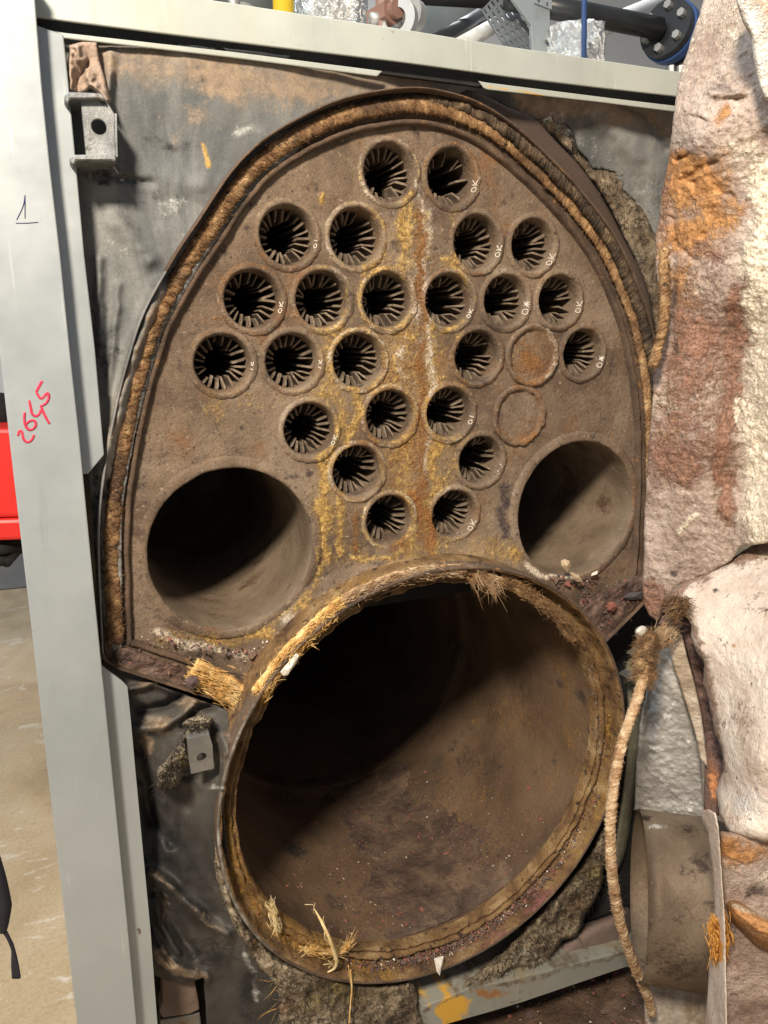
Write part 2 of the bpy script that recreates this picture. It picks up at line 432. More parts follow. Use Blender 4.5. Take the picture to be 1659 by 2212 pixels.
M_wool = crusty('mineral_wool', [(0.28, (0.060, 0.044, 0.031)), (0.46, (0.18, 0.138, 0.094)), (0.66, (0.38, 0.31, 0.22))], 18, speck=[((0.05, 0.04, 0.034), 40, 0.58, 0.7)], bump=1.0, bdist=0.004, fine=300,
    chans=([(0.3, (0.2, 0.15, 0.05)), (0.7, (0.36, 0.29, 0.12))], [(0.3, (0.4, 0.36, 0.3)), (0.7, (0.6, 0.55, 0.46))], [(0.3, (0.16, 0.075, 0.03)), (0.7, (0.28, 0.14, 0.06))], (0.03, 0.026, 0.022)))
M_rope = crusty('glass_rope', [(0.3, (0.10, 0.055, 0.030)), (0.46, (0.24, 0.135, 0.065)), (0.58, (0.38, 0.235, 0.115)), (0.72, (0.66, 0.48, 0.26))], 55, speck=[((0.10, 0.06, 0.038), 14, 0.50, 0.70), ((0.06, 0.038, 0.027), 110, 0.56, 0.68)], bump=0.8, fine=600)
M_ropedark = crusty('burnt_rope', [(0.34, (0.022, 0.018, 0.015)), (0.54, (0.085, 0.06, 0.040)), (0.72, (0.30, 0.21, 0.115))], 30, bump=0.7, fine=600)
M_ropepale = crusty('pale_rope', [(0.3, (0.20, 0.10, 0.05)), (0.47, (0.42, 0.265, 0.145)), (0.6, (0.60, 0.44, 0.28)), (0.74, (0.74, 0.60, 0.42))], 60, bump=0.6, fine=600)
M_fibre = crusty('yellow_fibre', [(0.3, (0.42, 0.21, 0.06)), (0.5, (0.66, 0.40, 0.14)), (0.72, (0.85, 0.66, 0.34))], 50, speck=[((0.16, 0.08, 0.05), 60, 0.62, 0.72)], bump=0.3)
M_straw = crusty('pale_straw', [(0.3, (0.62, 0.42, 0.14)), (0.7, (0.86, 0.74, 0.48))], 60, bump=0.2)
def sheet(name, base, streak=(0.30, 0.25, 0.17), rough=0.38, metal=0.55, amt=0.7):
    k = NT(name); n = k.noise(3.5, 5, 0.6); c = k.ramp(n, base)
    c = k.mix(k.step(k.noise(9, 6, 0.7, k.vec((1, 1, 0.25))), 0.56, 0.80, amt), c, streak)
    c = k.mix(k.step(k.noise(90, 3, 0.6), 0.70, 0.76, 0.6), c, (0.2, 0.17, 0.13))
    c = k.mix(k.step(k.noise(2.2, 5, .65, None, 1.0), .45, .75, .45), c, tuple(x*.78 for x in base[0][1]))
    c = k.mix(k.step(k.noise(26, 5, .7, k.vec((1, 1, .12))), .56, .74, .35), c, tuple(x*.62 for x in base[0][1]))
    c = k.mix(k.step(k.noise(140, 2, .5, k.vec((1, 1, .06), (0, .5, 0))), .66, .74, .3), c, tuple(min(1, x*1.35) for x in base[1][1]))
    st = k.stain(); nz = k.noise(60, 4, 0.7)
    for i, col in enumerate([(0.60, 0.34, 0.05), (0.14, 0.11, 0.08), (0.30, 0.14, 0.05), (0.7, 0.68, 0.6)]):
        c = k.mix(k.step(k.math('ADD', st[i], nz), 0.95, 1.2), c, col)
    r = k.math('ADD', k.math('MULTIPLY', k.noise(14, 4, 0.6), 0.3), rough-0.12)
    return k.out(c, r, metal, k.bump(k.noise(5, 4, 0.6), 0.16, 0.012), 0.5)
M_sheet = sheet('galvanised_sheet', [(0.3, (0.325, 0.365, 0.39)), (0.7, (0.43, 0.465, 0.48))], metal=.4)
M_rail = sheet('dusty_rail_sheet', [(0.3, (0.37, 0.40, 0.375)), (0.7, (0.47, 0.495, 0.46))], streak=(0.42, 0.36, 0.23), metal=0.2, rough=0.5)
M_painted = sheet('grey_painted_rail', [(0.3, (0.21, 0.21, 0.185)), (0.7, (0.32, 0.315, 0.27))], streak=(0.27, 0.19, 0.08), metal=0.0, rough=0.6, amt=0.9)
M_hinge = crusty('zinc_bracket', [(0.3, (0.15, 0.16, 0.17)), (0.5, (0.26, 0.27, 0.275)), (0.7, (0.38, 0.39, 0.39))], 18, rough=0.5, metal=0.4, bump=0.3, grain=0.2, speck=[((0.28, 0.17, 0.09), 22, 0.58, 0.72), ((0.09, 0.08, 0.07), 40, 0.58, 0.7)])
M_tab = crusty('dull_steel_tab', [(0.3, (0.13, 0.125, 0.118)), (0.7, (0.23, 0.22, 0.20))], 20, rough=0.5, metal=0.4, bump=0.2, grain=0.12, speck=[((0.2, 0.13, 0.09), 30, 0.6, 0.7)])
M_black2 = crusty('shaded_recess', [(0.3, (0.016, 0.016, 0.016)), (0.7, (0.045, 0.043, 0.04))], 10, bump=0.2)  # near-black colour paints in the shade under the top rail
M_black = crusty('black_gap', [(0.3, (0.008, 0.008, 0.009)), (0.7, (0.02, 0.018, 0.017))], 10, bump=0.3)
def ink(name, c): 
    k = NT(name); return k.out(k.mix(k.step(k.noise(300, 3, 0.6), 0.5, 0.75, 0.5), c, tuple(min(1, x*1.5+0.08) for x in c)), 0.6)
M_redink = ink('red_marker', (0.62, 0.03, 0.07)); M_blueink = ink('blue_pen', (0.02, 0.025, 0.10)); M_chalk = ink('white_paint_marker', (0.60, 0.56, 0.48))
M_crust = crusty('scale_crust', [(0.3, (0.05, 0.033, 0.028)), (0.5, (0.125, 0.082, 0.066)), (0.72, (0.23, 0.16, 0.13))], 40, speck=[((0.55, 0.47, 0.38), 150, 0.68, 0.74)], bump=1, bdist=.004,
    chans=([(.3, (.3, .22, .1)), (.7, (.5, .4, .2))], None, [(.3, (.17, .06, .05)), (.7, (.30, .13, .11))], None))
def fuzz(o, n, L, r, mat, seed):
    rng = np.random.default_rng(seed); me = o.data; k = len(me.vertices); co = np.empty(k*3); nn = np.empty(k*3); me.vertices.foreach_get('co', co); me.vertices.foreach_get('normal', nn)
    co = co.reshape(-1, 3); nn = nn.reshape(-1, 3); m = nn[:, 1] < .2; mb = MB(); hairs(mb, co[m], n, L, r, nn[m]*.3, 1.0, rng, .25)
    return mb.build('loose_hairs', mat, o)
# ---------------------------------------------------------------- stain map of the boiler front (photograph coordinates)
PLATE_MARKS = [
 ('b', 870, 800, 110, 400, 0, .36), ('b', 890, 700, 75, 300, 1, .27), ('b', 870, 900, 150, 330, 2, .36), ('b', 920, 600, 130, 260, 3, .30), ('b', 720, 900, 60, 330, 0, .34), ('b', 960, 1000, 60, 200, 0, .36), ('b', 840, 480, 120, 60, 1, .22),
 ('l', [(868, 470), (872, 575)], 11, 0, .75), ('l', [(918, 470), (912, 570)], 13, 0, .60), ('l', [(925, 460), (915, 590)], 10, 1, .55), ('b', 975, 470, 35, 25, 0, .4),
 ('l', [(868, 720), (856, 850)], 17, 0, .62), ('l', [(868, 740), (862, 840)], 10, 1, .45), ('l', [(925, 690), (938, 830)], 9, 0, .8), ('l', [(925, 690), (935, 830)], 7, 1, .65),
 ('l', [(735, 735), (775, 850), (745, 990)], 17, 0, .70), ('b', 715, 700, 26, 26, 0, .62), ('b', 700, 850, 40, 16, 0, .55), ('b', 742, 665, 12, 40, 0, .55),
 ('l', [(700, 1000), (708, 1200)], 19, 0, .74), ('l', [(738, 1010), (742, 1190)], 11, 0, .66), ('l', [(775, 1110), (770, 1200)], 9, 2, .5),
 ('b', 940, 1000, 22, 75, 0, .85), ('l', [(893, 1060), (935, 1130), (930, 1185)], 11, 2, .85), ('l', [(893, 1060), (935, 1140)], 8, 0, .7), ('l', [(930, 900), (915, 1030)], 7, 1, .5),
 ('b', 985, 560, 30, 26, 0, .6), ('b', 995, 620, 22, 50, 0, .55), ('l', [(905, 570), (900, 700)], 12, 1, .42), ('b', 868, 940, 20, 30, 0, .45),
 ('l', [(690, 1190), (680, 1260), (640, 1312), (565, 1372), (490, 1392), (430, 1385), (340, 1375)], 16, 0, .50), ('b', 560, 1376, 40, 12, 0, .8), ('b', 690, 1215, 14, 40, 0, .5), ('b', 480, 1394, 40, 11, 0, .7), ('b', 400, 1380, 40, 14, 0, .45), ('b', 655, 1300, 16, 20, 0, .5),
 ('l', [(330, 1365), (420, 1400), (480, 1410)], 10, 1, .66), ('b', 335, 1368, 22, 13, 1, .75), ('b', 628, 1335, 15, 20, 1, .72), ('b', 520, 1425, 30, 12, 1, .55), ('b', 430, 1300, 30, 20, 3, .4),
 ('b', 468, 895, 34, 60, 0, .36), ('b', 530, 850, 60, 30, 0, .25), ('b', 470, 690, 50, 20, 2, .3), ('b', 560, 720, 40, 20, 2, .36),
 ('b', 1000, 1205, 60, 16, 0, .5), ('b', 1110, 1200, 26, 22, 0, .66), ('b', 1085, 1195, 40, 20, 0, .45),
 ('l', [(1142, 1216), (1170, 1240), (1240, 1246)], 8, 1, .95), ('l', [(1095, 1060), (1090, 1160)], 15, 3, .7), ('b', 1060, 1110, 25, 60, 0, .25),
 ('b', 300, 1040, 18, 130, 3, .42), ('b', 345, 700, 30, 60, 3, .3), ('b', 590, 400, 60, 50, 3, .25), ('b', 790, 330, 30, 40, 3, .42), ('b', 1240, 870, 90, 50, 3, .28),
 ('b', 1125, 790, 60, 60, 2, .26), ('b', 1250, 950, 60, 30, 3, .25), ('b', 695, 430, 5, 14, 0, 1.2), ('l', [(880, 330), (905, 420), (920, 470)], 9, 1, .36),
 ('l', [(775, 640), (790, 560)], 9, 0, .55), ('b', 870, 560, 16, 30, 0, .35), ('b', 812, 900, 8, 40, 1, .4), ('b', 765, 1300, 1, 1, 0, 0), ('b', 300, 1330, 30, 50, 3, .4),
 ('l', [(880, 1180), (840, 1200), (760, 1200)], 12, 0, .5), ('b', 860, 1175, 30, 18, 2, .5), ('b', 960, 500, 40, 60, 3, .35), ('b', 890, 980, 25, 80, 2, .42), ('l', [(900, 880), (895, 1060)], 12, 2, .4),
]
PLATE_MARKS = [m[:-1]+(m[-1]*(1.3 if m[-2] != 3 else 1.1),) for m in PLATE_MARKS]+[('l', [(880, 440), (872, 600), (862, 800), (870, 1000), (880, 1190)], 30, 0, .72), ('l', [(930, 660), (930, 900), (930, 1190)], 22, 0, .72), ('l', [(905, 470), (915, 700), (905, 900), (915, 1180)], 14, 2, .75), ('l', [(915, 450), (920, 680), (928, 850)], 8, 1, .62), ('l', [(700, 720), (725, 850), (720, 1000), (712, 1180)], 24, 0, .62), ('l', [(770, 900), (770, 960)], 10, 0, .5), ('b', 880, 860, 150, 330, 0, .55), ('b', 870, 640, 70, 160, 0, .45), ('b', 720, 1080, 60, 120, 0, .55), ('b', 1040, 1190, 130, 40, 0, .52), ('b', 780, 1190, 110, 40, 0, .45), ('l', [(760, 560), (840, 560), (870, 480)], 20, 0, .5),
 ('l', [(690, 720), (760, 720), (800, 700), (880, 700)], 14, 0, .55), ('l', [(800, 840), (860, 860), (930, 850)], 16, 0, .5), ('b', 985, 700, 20, 60, 0, .5), ('b', 640, 850, 60, 30, 0, .35), ('l', [(960, 560), (1010, 600), (1000, 690), (960, 720)], 10, 0, .75), ('l', [(725, 600), (735, 690), (700, 720)], 10, 1, .45),
 ('b', 700, 960, 16, 60, 0, .8), ('b', 905, 740, 16, 120, 1, .42), ('b', 420, 1000, 60, 40, 3, .32), ('b', 600, 1000, 60, 40, 3, .22), ('b', 1180, 700, 60, 120, 3, .30), ('b', 1060, 430, 60, 50, 3, .25), ('b', 980, 310, 80, 30, 3, .35), ('b', 700, 330, 90, 30, 3, .3)]
# ================================================================ BOILER
boiler = empty('boiler', (0, 0, -0.355), 'rusty open boiler front with finned tube holes above one big round furnace mouth', 'boiler')

ROPE_PX = [(405,563),(384+.3307*150,219.4+.3307*920),(466.7,474),(499.7,421.1),(532.8,378.1),(582.4,331.8),(632,302.1),(681.6,275.6),(714.7,259.1),(764.3,244.2),(813.9,234.3),(863.5,227.7),(913,226),
 (927.4,231),(977,240.9),(1026.6,260.7),(1076.2,292.2),(1115.9,325.2),(1158.9,364.9),(1208.5,414.5),(1251.5,464.1),(1291.2,517),(1324.3,576.6),(1347.4,632.8),(1367.2,682.4),(1380,735),(1392,790),(1400,850),(1405,920),(1406,1000),(1404,1080),(1400,1160),(1395,1230)]
LEFT_PX = [(247,1340),(245,1281),(242,1206),(242,1131),(247,1073),(255,1013),(265,953),(277,893),(290,833),(305,783),(322,723),(345,668),(375,618)]
YR = -0.012
rope_pts = P(LEFT_PX+ROPE_PX, YR)[:, [0, 2]]
cl = P([(555, 1512), (250, 1412)], YR)[:, [0, 2]]; cr = P([(1385, 1283), (1290, 1378)], YR)[:, [0, 2]]
sm = catmull(rope_pts, 5); sm = resample(sm, 0.006)
for _ in range(12): sm[1:-1] = 0.25*sm[:-2]+0.5*sm[1:-1]+0.25*sm[2:]
path = np.r_[resample(np.array([cl[0], cl[1]]), 0.006), sm, resample(np.array([cr[0], cr[1]]), 0.006)]
path = resample(path, 0.006)
for _ in range(2): path[1:-1] = 0.25*path[:-2]+0.5*path[1:-1]+0.25*path[2:]
tang = np.gradient(path, axis=0); tang /= np.linalg.norm(tang, axis=1)[:, None]
outw = np.stack([-tang[:, 1], tang[:, 0]], -1)          # path runs up the left side, so the left-hand normal points outward
def offset(s): return path+outw*s

# tube sheet
TUBES = [(-.043,.458),(.043,.458),(-.176,.380),(-.0885,.381),(.0815,.380),(.169,.379),(-.222,.306),(-.1345,.306),(-.047,.306),(.041,.306),(.1285,.306),(.2155,.307),
 (-.262,.232),(-.1755,.232),(-.0885,.231),(.0855,.232),(.2605,.233),(-.156,.146),(-.0445,.158),(.0435,.158),(-.0925,.087),(.0935,.088),(-.0465,.016),(.0525,.014)]
PLUGS = [(.173,.232),(.155,.149)]
FL = [(-.2625, 0.0), (.2625, 0.0)]; RF = .105
ZC = -.355
inner = offset(-.016)
# lower boundary of the sheet follows the furnace ring
ang = np.linspace(math.radians(30), math.radians(150), 40)
low = np.stack([0+.300*np.cos(ang), ZC+.300*np.sin(ang)], -1)
sheet_poly = np.r_[inner, low]
st_ = 0.0034
xs = np.arange(-.45, .45, st_); zs = np.arange(-.24, .56, st_)
gx, gz = np.meshgrid(xs, zs, indexing='ij'); nx, nz = gx.shape
g = np.stack([gx.ravel(), gz.ravel()], -1)
cc = (g.reshape(nx, nz, 2)[:-1, :-1]+st_/2).reshape(-1, 2)
keep = inside(sheet_poly, cc)
for x, z in TUBES+PLUGS: keep &= np.hypot(cc[:, 0]-x, cc[:, 1]-z) > .0375
for x, z in FL: keep &= np.hypot(cc[:, 0]-x, cc[:, 1]-z) > RF+.006
keep = keep.reshape(nx-1, nz-1); Fc = []
for i in range(nx-1):
    for j in range(nz-1):
        if keep[i, j]:
            a = i*nz+j; Fc.append((a, a+nz, a+nz+1, a+1))
used = np.unique(np.array(Fc).ravel()); re = -np.ones(nx*nz, int); re[used] = np.arange(len(used))
Fc = [tuple(re[list(f)]) for f in Fc]; q = g[used]
V = np.stack([q[:, 0], np.zeros(len(q)), q[:, 1]], -1)
d_e = segdist(q, np.r_[path, path[:1]])[0]
V[:, 1] += fbm(V, 30, 4, 3)*0.0012+fbm(V, 6, 2, 5)*0.0015
fd = np.hypot(q[:, 0], q[:, 1]-ZC)-.300
V[:, 1] -= np.exp(-(fd/.028)**2)*0.012                      # sheet flares out to the furnace weld
pxs = proj(V); stn = masks(pxs, PLATE_MARKS)
V[:, 1] -= np.maximum(stn[:, 0], stn[:, 1])*np.clip(fbm(V, 160, 2, 8)+.1, 0, 1)*0.0028
mesh_obj('tube_sheet', V, Fc, M_plate, boiler, True, stn)

# fire tubes with their weld collars
NF = 20
def fins_mesh(cx, cz, seed):
    rr = random.Random(seed); mb = MB(); off = rr.random()
    for k in range(NF):
        if rr.random() < .05: continue
        a = 2*math.pi*(k+off)/NF+rr.uniform(-.03, .03); da = rr.uniform(-.10, .10)*(2.2 if rr.random() < .15 else 1)
        ro, ri = .0322, rr.uniform(.0165, .0200) if rr.random() > .12 else rr.uniform(.020, .026); t = .00115*rr.uniform(.8, 1.25); y0 = .0165+rr.uniform(-.002, .003)
        pr = [(ro, y0), (ro-.0035, y0), (ri, y0+.011), (ri, .24), (ro, .24)]
        V = []
        for s in (-1, 1):
            for r, y in pr:
                aa = a+da*(ro-r)/.012
                V.append((cx+r*math.cos(aa)-s*t*math.sin(aa), y, cz+r*math.sin(aa)+s*t*math.cos(aa)))
        Fq = [(0, 1, 2, 3, 4), (9, 8, 7, 6, 5)]+[(i, i+5, (i+1) % 5+5, (i+1) % 5) for i in range(5)]
        mb.add(V, Fq)
    return mb

def strokes_on_bore(mb, cx, cz, a_mid, letters, size, seed, rad=.00058):
    """white marker letters written up the bore wall beside the mouth: u runs up the page (angle), v across (depth of bore wall)"""
    rr = random.Random(seed)
    for li, (ch, u0) in enumerate(letters):
        for st in GLYPH[ch]:
            pts = []
            for x, y in st:
                # letters lie on their side: their baseline runs up along the wall
                u = u0+x*size*.8; v = y*size
                s = v/.012
                r = .0372-.0050*min(1, s*1.1); yy = -.0032+.012*max(0, s-.25)
                a = a_mid+u/.035
                pts.append((cx+(r-.0006)*math.cos(a), yy-.0007, cz+(r-.0006)*math.sin(a)))
            pts = resample(np.array(pts), .0008)
            mb.tube(pts, rad*np.random.default_rng(seed).uniform(.7, 1.2, len(pts)), 5)
GLYPH = {'O': [[(.5+.42*math.cos(t), .45+.42*math.sin(t)) for t in np.linspace(0, 6.28, 12)]],
 'K': [[(.1, 0), (.1, 1)], [(.9, 1), (.12, .45), (.95, 0)]], 'I': [[(.3, 0), (.5, 1)]], 'd': [[(.2, .1), (.35, .3)], [(.5, .5), (.7, .7)]],
 'X': [[(.0, .2), (.8, .9)], [(.1, .9), (.8, .1)], [(.4, .1), (.45, .9)], [(0, .5), (.9, .55)], [(.2, .7), (.7, .3)]]}
R_ = math.radians
TEXT = {1: (-14, 'OK', 1), 2: (-12, 'OI', .75), 4: (-16, 'OK', 1), 5: (-30, 'OK', 1.15), 6: (-14, 'OK', .85), 9: (-28, 'OK', .8), 10: (-14, 'OX', 1.25), 11: (-14, 'OK', 1.05), 12: (-6, 'IK', .65),
 13: (-6, 'IK', .7), 15: (-8, 'd', .6), 16: (-20, 'OX', 1.15), 17: (-24, 'OK', .8), 19: (-16, 'OI', .9), 21: (-22, 'dd', 1.1), 23: (-32, 'OK', 1.05)}
for i, (x, z) in enumerate(TUBES):
    prof = [(.0440, .004, .3), (.0432, .0006, .8), (.0420, -.0014, 1.1), (.0402, -.0022, 1.0), (.0388, -.0028, 1.0), (.0374, -.0030, .7), (.0360, -.0026, .5), (.0348, -.0008, .4), (.0338, .0022, .3), (.0330, .006, .25),
            (.0326, .014, .2), (.0326, .05, .2), (.0326, .25, 0), (.0005, .252, 0)]
    V, Fq = lathe(x, z, prof, 84, .0013, 120, i); V[:, 1] += fbm(V, 40, 2, i+200)*.0005*(V[:, 1] < .004)
    th = np.arctan2(V[:, 2]-z, V[:, 0]-x); rr_ = np.hypot(V[:, 0]-x, V[:, 2]-z)
    rip = np.exp(-((rr_-.0425)/.0016)**2)*np.sin(th*58+np.sin(th*9+i)*1.2)*0.0004
    V[:, 1] -= rip
    stn = masks(proj(V), PLATE_MARKS)
    crust = [0.25, .2, .05, .3, .15, .1, .08, .18, .35, .25, .1, .0, .08, .12, .42, .05, 0, .12, .38, .22, .35, .06, .4, .2][i]
    wn = np.exp(-((rr_-.040)/.004)**2)
    stn[:, 1] = np.maximum(stn[:, 1], wn*(crust*1.35+.3*fbm(V, 18, 2, 5))); stn[:, 0] = np.maximum(stn[:, 0], wn*crust*1.7*np.clip(.8+fbm(V, 20, 2, 15), 0, 1.4))
    stn[:, 2] = np.maximum(stn[:, 2], wn*(.22+.42*fbm(V, 14, 2, 40)))
    stn[V[:, 1] > .004] *= .35
    t = mesh_obj('fire_tube', V, Fq, M_plate, boiler, True, stn)
    fins_mesh(x, z, i).build('inner_fins', M_fin, t, False)
    if i in TEXT:
        a, s, k = TEXT[i]; mb = MB()
        n = len(s); sz = .0095*k
        strokes_on_bore(mb, x, z, R_(a), [(c, (j-n/2)*sz*1.0) for j, c in enumerate(s)], sz, i)
        mb.build('inspection_mark', M_chalk, t, True)
for i, (x, z) in enumerate(PLUGS):
    prof = [(.0445, .004, .3), (.0436, -.0010, 1.5), (.0425, -.0045, 2.2), (.0400, -.0048, 2.8), (.0370, -.0040, 2.6), (.0350, -.0004, 1.4), (.0335, .0005, .4), (.030, -.0004, .5), (.020, -.0008, .4), (.010, -.0006, .3), (.0004, -.0006, 0)]
    V, Fq = lathe(x, z, prof, 84, .0012, 110, 70+i)
    rr_ = np.hypot(V[:, 0]-x, V[:, 2]-z); stn = np.zeros((len(V), 4))
    stn[:, 0] = np.where(rr_ < .034, (.22 if i == 0 else .05)+.2*fbm(V, 30, 2, 3), .05); stn[:, 2] = np.where(rr_ > .0315, .42, .34 if i == 0 else .2)+.40*fbm(V, 18, 3, 9)
    stn[:, 1] = np.where((rr_ > .035) & (V[:, 0] > x+.02) & (i == 0), .45, 0)
    w = mesh_obj('blanked_tube', V, Fq, M_plate, boiler, True, stn); w['label'] = 'blanked off tube end sealed with a rusty welded disc'

# two large flue openings
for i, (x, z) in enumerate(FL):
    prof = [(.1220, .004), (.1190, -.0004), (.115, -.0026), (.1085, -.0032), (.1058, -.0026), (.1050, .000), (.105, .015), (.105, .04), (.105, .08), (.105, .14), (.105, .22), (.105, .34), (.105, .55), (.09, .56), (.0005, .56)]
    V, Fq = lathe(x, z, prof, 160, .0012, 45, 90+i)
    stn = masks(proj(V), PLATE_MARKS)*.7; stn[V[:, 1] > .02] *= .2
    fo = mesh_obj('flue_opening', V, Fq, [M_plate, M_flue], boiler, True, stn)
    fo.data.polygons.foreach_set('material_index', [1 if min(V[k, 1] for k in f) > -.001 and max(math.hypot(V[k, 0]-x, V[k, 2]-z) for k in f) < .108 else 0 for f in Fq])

# furnace: mouth ring and tube
RW = .2865
prof = [(.3175, .02), (.3175, -.03), (.3170, -.070), (.3155, -.0765), (.3132, -.0765), (.3118, -.071), (.3105, -.052), (.3090, -.046), (.3060, -.0445), (.3030, -.0445), (.3005, -.047), (.2975, -.053), (.2945, -.050), (.2930, -.044), (.2915, -.046), (.2890, -.049), (.2872, -.047), (.2868, -.040), (.2862, -.030)]
prof = [(r, y, 1 if .287 < r < .312 else .35) for r, y in prof]
V, Fq = lathe(0, ZC, prof, 320, .0038, 80, 120)
RM = [('l', [(490, 1760), (520, 1900), (590, 2000), (700, 2070), (850, 2105)], 20, 0, .55), ('l', [(1330, 1560), (1310, 1720), (1250, 1860)], 22, 0, .42), ('l', [(1225, 1400), (1290, 1520), (1300, 1650)], 10, 1, .35),('l', [(600, 1440), (690, 1340), (790, 1260), (930, 1225)], 22, 0, .62), ('l', [(560, 1500), (620, 1420), (680, 1350)], 20, 0, .7), ('b', 620, 1432, 18, 26, 1, .75), ('b', 940, 1228, 50, 10, 1, .55), ('l', [(540, 1880), (620, 1990), (720, 2060)], 24, 0, .5),
      ('b', 1180, 1960, 60, 50, 2, .75), ('b', 1080, 2040, 80, 50, 2, .6), ('b', 900, 2090, 120, 30, 2, .4), ('b', 1000, 2080, 90, 25, 1, .33), ('b', 1270, 1440, 20, 40, 1, .3), ('b', 1310, 1720, 16, 40, 0, .6), ('b', 1240, 1850, 30, 60, 2, .2)]
stn = masks(proj(V), RM)
ring = mesh_obj('furnace_mouth_ring', V, Fq, M_ring, boiler, True, stn)
# thin bright lip edge
V, Fq = lathe(0, ZC, [(.3182, -.05), (.3184, -.0770), (.3160, -.0785), (.3140, -.0770), (.3136, -.060)], 240, .0004, 40, 121); 
lo_ = mesh_obj('ring_lip', V, Fq, [M_rim, M_worn], ring); th_ = np.arctan2(V[:, 2]-ZC, V[:, 0]); lo_.data.polygons.foreach_set('material_index', [1 if (abs(abs(th_[f[0]])-math.pi) < .62 and V[f[0], 1] < -.07) else 0 for f in Fq])
prof = [(RW, -.030), (RW-.0005, .0), (RW, .03)]+[(RW-(.0030 if abs(y-.405) < .010 else 0), y) for y in np.sort(np.r_[np.linspace(.06, 1.5, 40), .396, .400, .405, .410, .414])]+[(RW-.05, 1.52), (.001, 1.52)]
V, Fq = lathe(0, ZC, prof, 160, .0011, 18, 123)
FM = [('l', [(905, 1480), (1010, 1560), (1100, 1500)], 18, 0, .25), ('b', 1100, 1550, 90, 70, 0, .42), ('b', 1000, 1720, 90, 50, 0, .36), ('b', 1130, 1480, 40, 60, 3, .5), ('b', 1000, 1640, 30, 30, 3, .5), ('b', 960, 1860, 200, 120, 3, .42), ('b', 640, 1900, 60, 80, 0, .3), ('b', 1150, 1800, 50, 60, 3, .3), ('l', [(1255, 1420), (1270, 1560), (1255, 1700), (1200, 1830)], 14, 0, .4),
 ('l', [(1190, 1300), (1230, 1500), (1235, 1650), (1180, 1700)], 16, 0, .45), ('b', 1220, 1600, 14, 110, 0, .45), ('b', 1000, 1650, 120, 60, 0, .2), ('b', 900, 1930, 160, 90, 1, .30), ('b', 1020, 1920, 110, 60, 2, .42), ('b', 950, 2000, 160, 30, 2, .35), ('b', 1050, 1660, 60, 40, 3, .5), ('b', 870, 1790, 60, 50, 3, .4), ('b', 900, 1850, 150, 90, 3, .2), ('b', 1180, 1400, 40, 60, 3, .3)]
stn = masks(proj(V), FM)
mesh_obj('furnace_tube', V, Fq, M_furn, boiler, True, stn)

# rim channel round the tube sheet
prof = [(-.0215, .003, .2), (-.0205, -.006, .8), (-.018, -.0105, 1), (-.0150, -.0095, 1), (-.0130, -.003, 1), (-.0112, -.0045, 1.2), (-.004, -.0055, 1.2), (.006, -.0060, 1.2), (.0112, -.0060, 1), (.0124, -.010, .4)]
def sweep(prof, noise, seed):
    V = []
    pr = np.array(prof)
    for k in range(len(path)):
        p2 = path[k]+np.outer(pr[:, 0], outw[k]); V += [(p2[m, 0], pr[m, 1], p2[m, 1]) for m in range(len(pr))]
    V = np.array(V); amt = np.tile(pr[:, 2], len(path))
    V[:, 1] += fbm(V, 55, 4, seed)*noise*amt; V[:, 0] += fbm(V, 55, 3, seed+3)*noise*amt*.6; V[:, 2] += fbm(V, 55, 3, seed+5)*noise*amt*.6
    return V, grid_faces(len(path), len(pr))
V, Fq = sweep(prof, .0022, 130)
stn = masks(proj(V), PLATE_MARKS)
rim = mesh_obj('rim_channel', V, Fq, M_rim, boiler, True, stn)
V, Fq = sweep([(.0135, .002, .1), (.0140, -.026, .3), (.0147, -.0285, .3), (.0160, -.0285, .3), (.0168, -.026, .3), (.0172, .012, .1)], .0009, 131)
kc0 = np.argmin(np.hypot(*(path-cl[1]).T)); kc1 = np.argmin(np.hypot(*(path-cr[0]).T))
kk = np.repeat(np.arange(len(path)), 6); ledge = (kk < kc0+1) | (kk > kc1-1)
V[:, 1] = np.where(ledge & (V[:, 1] < 0), V[:, 1]*.45-.004, V[:, 1])
rl = mesh_obj('rim_lip', V, Fq, [M_lip, M_rim], rim)
rl.data.polygons.foreach_set('material_index', [1 if (f[0]//6 < kc0+2 or f[0]//6 > kc0+75) else 0 for f in Fq])

# dark band of the shell beyond the gasket (upper right)
BAND = [(560,318),(600,287),(650,255),(705,225),(760,203),(829,180),(880,175),(930,177),(980,187),(1030,200),(1065,215),(1095,230),(1130,245),(1155,257),(1175,277),(1210,315),(1245,350),(1280,395),(1305,435),(1330,480),(1360,540),(1387,590),(1405,645),(1412,700),(1418,760),(1422,830),(1424,920)]
bo = P(BAND, .014); bi_path = offset(.017)
i0 = np.argmin(np.hypot(*(bi_path-bo[0, [0, 2]]).T)); bb = resample(catmull(bo, 4), .006)
bV = []
inn = np.stack([bi_path[:, 0], np.full(len(path), .012), bi_path[:, 1]], -1)
for p in bb:
    k = np.argmin(np.hypot(inn[:, 0]-p[0], inn[:, 2]-p[2])); a = inn[k]
    for t in np.linspace(-.1, 1, 8): bV.append(a+(p-a)*t)
bV = np.array(bV); bV[:, 1] += fbm(bV, 12, 3, 4)*.001
n0 = len(bb); bF = grid_faces(n0, 8)
back = bV.reshape(n0, 8, 3)[:, -1]+np.array([0, .03, 0]); base_i = len(bV); bV = np.r_[bV, back]
bF += [(i*8+7, (i+1)*8+7, base_i+i+1, base_i+i) for i in range(n0-1)]
mesh_obj('shell_band', bV, bF, M_band, boiler)

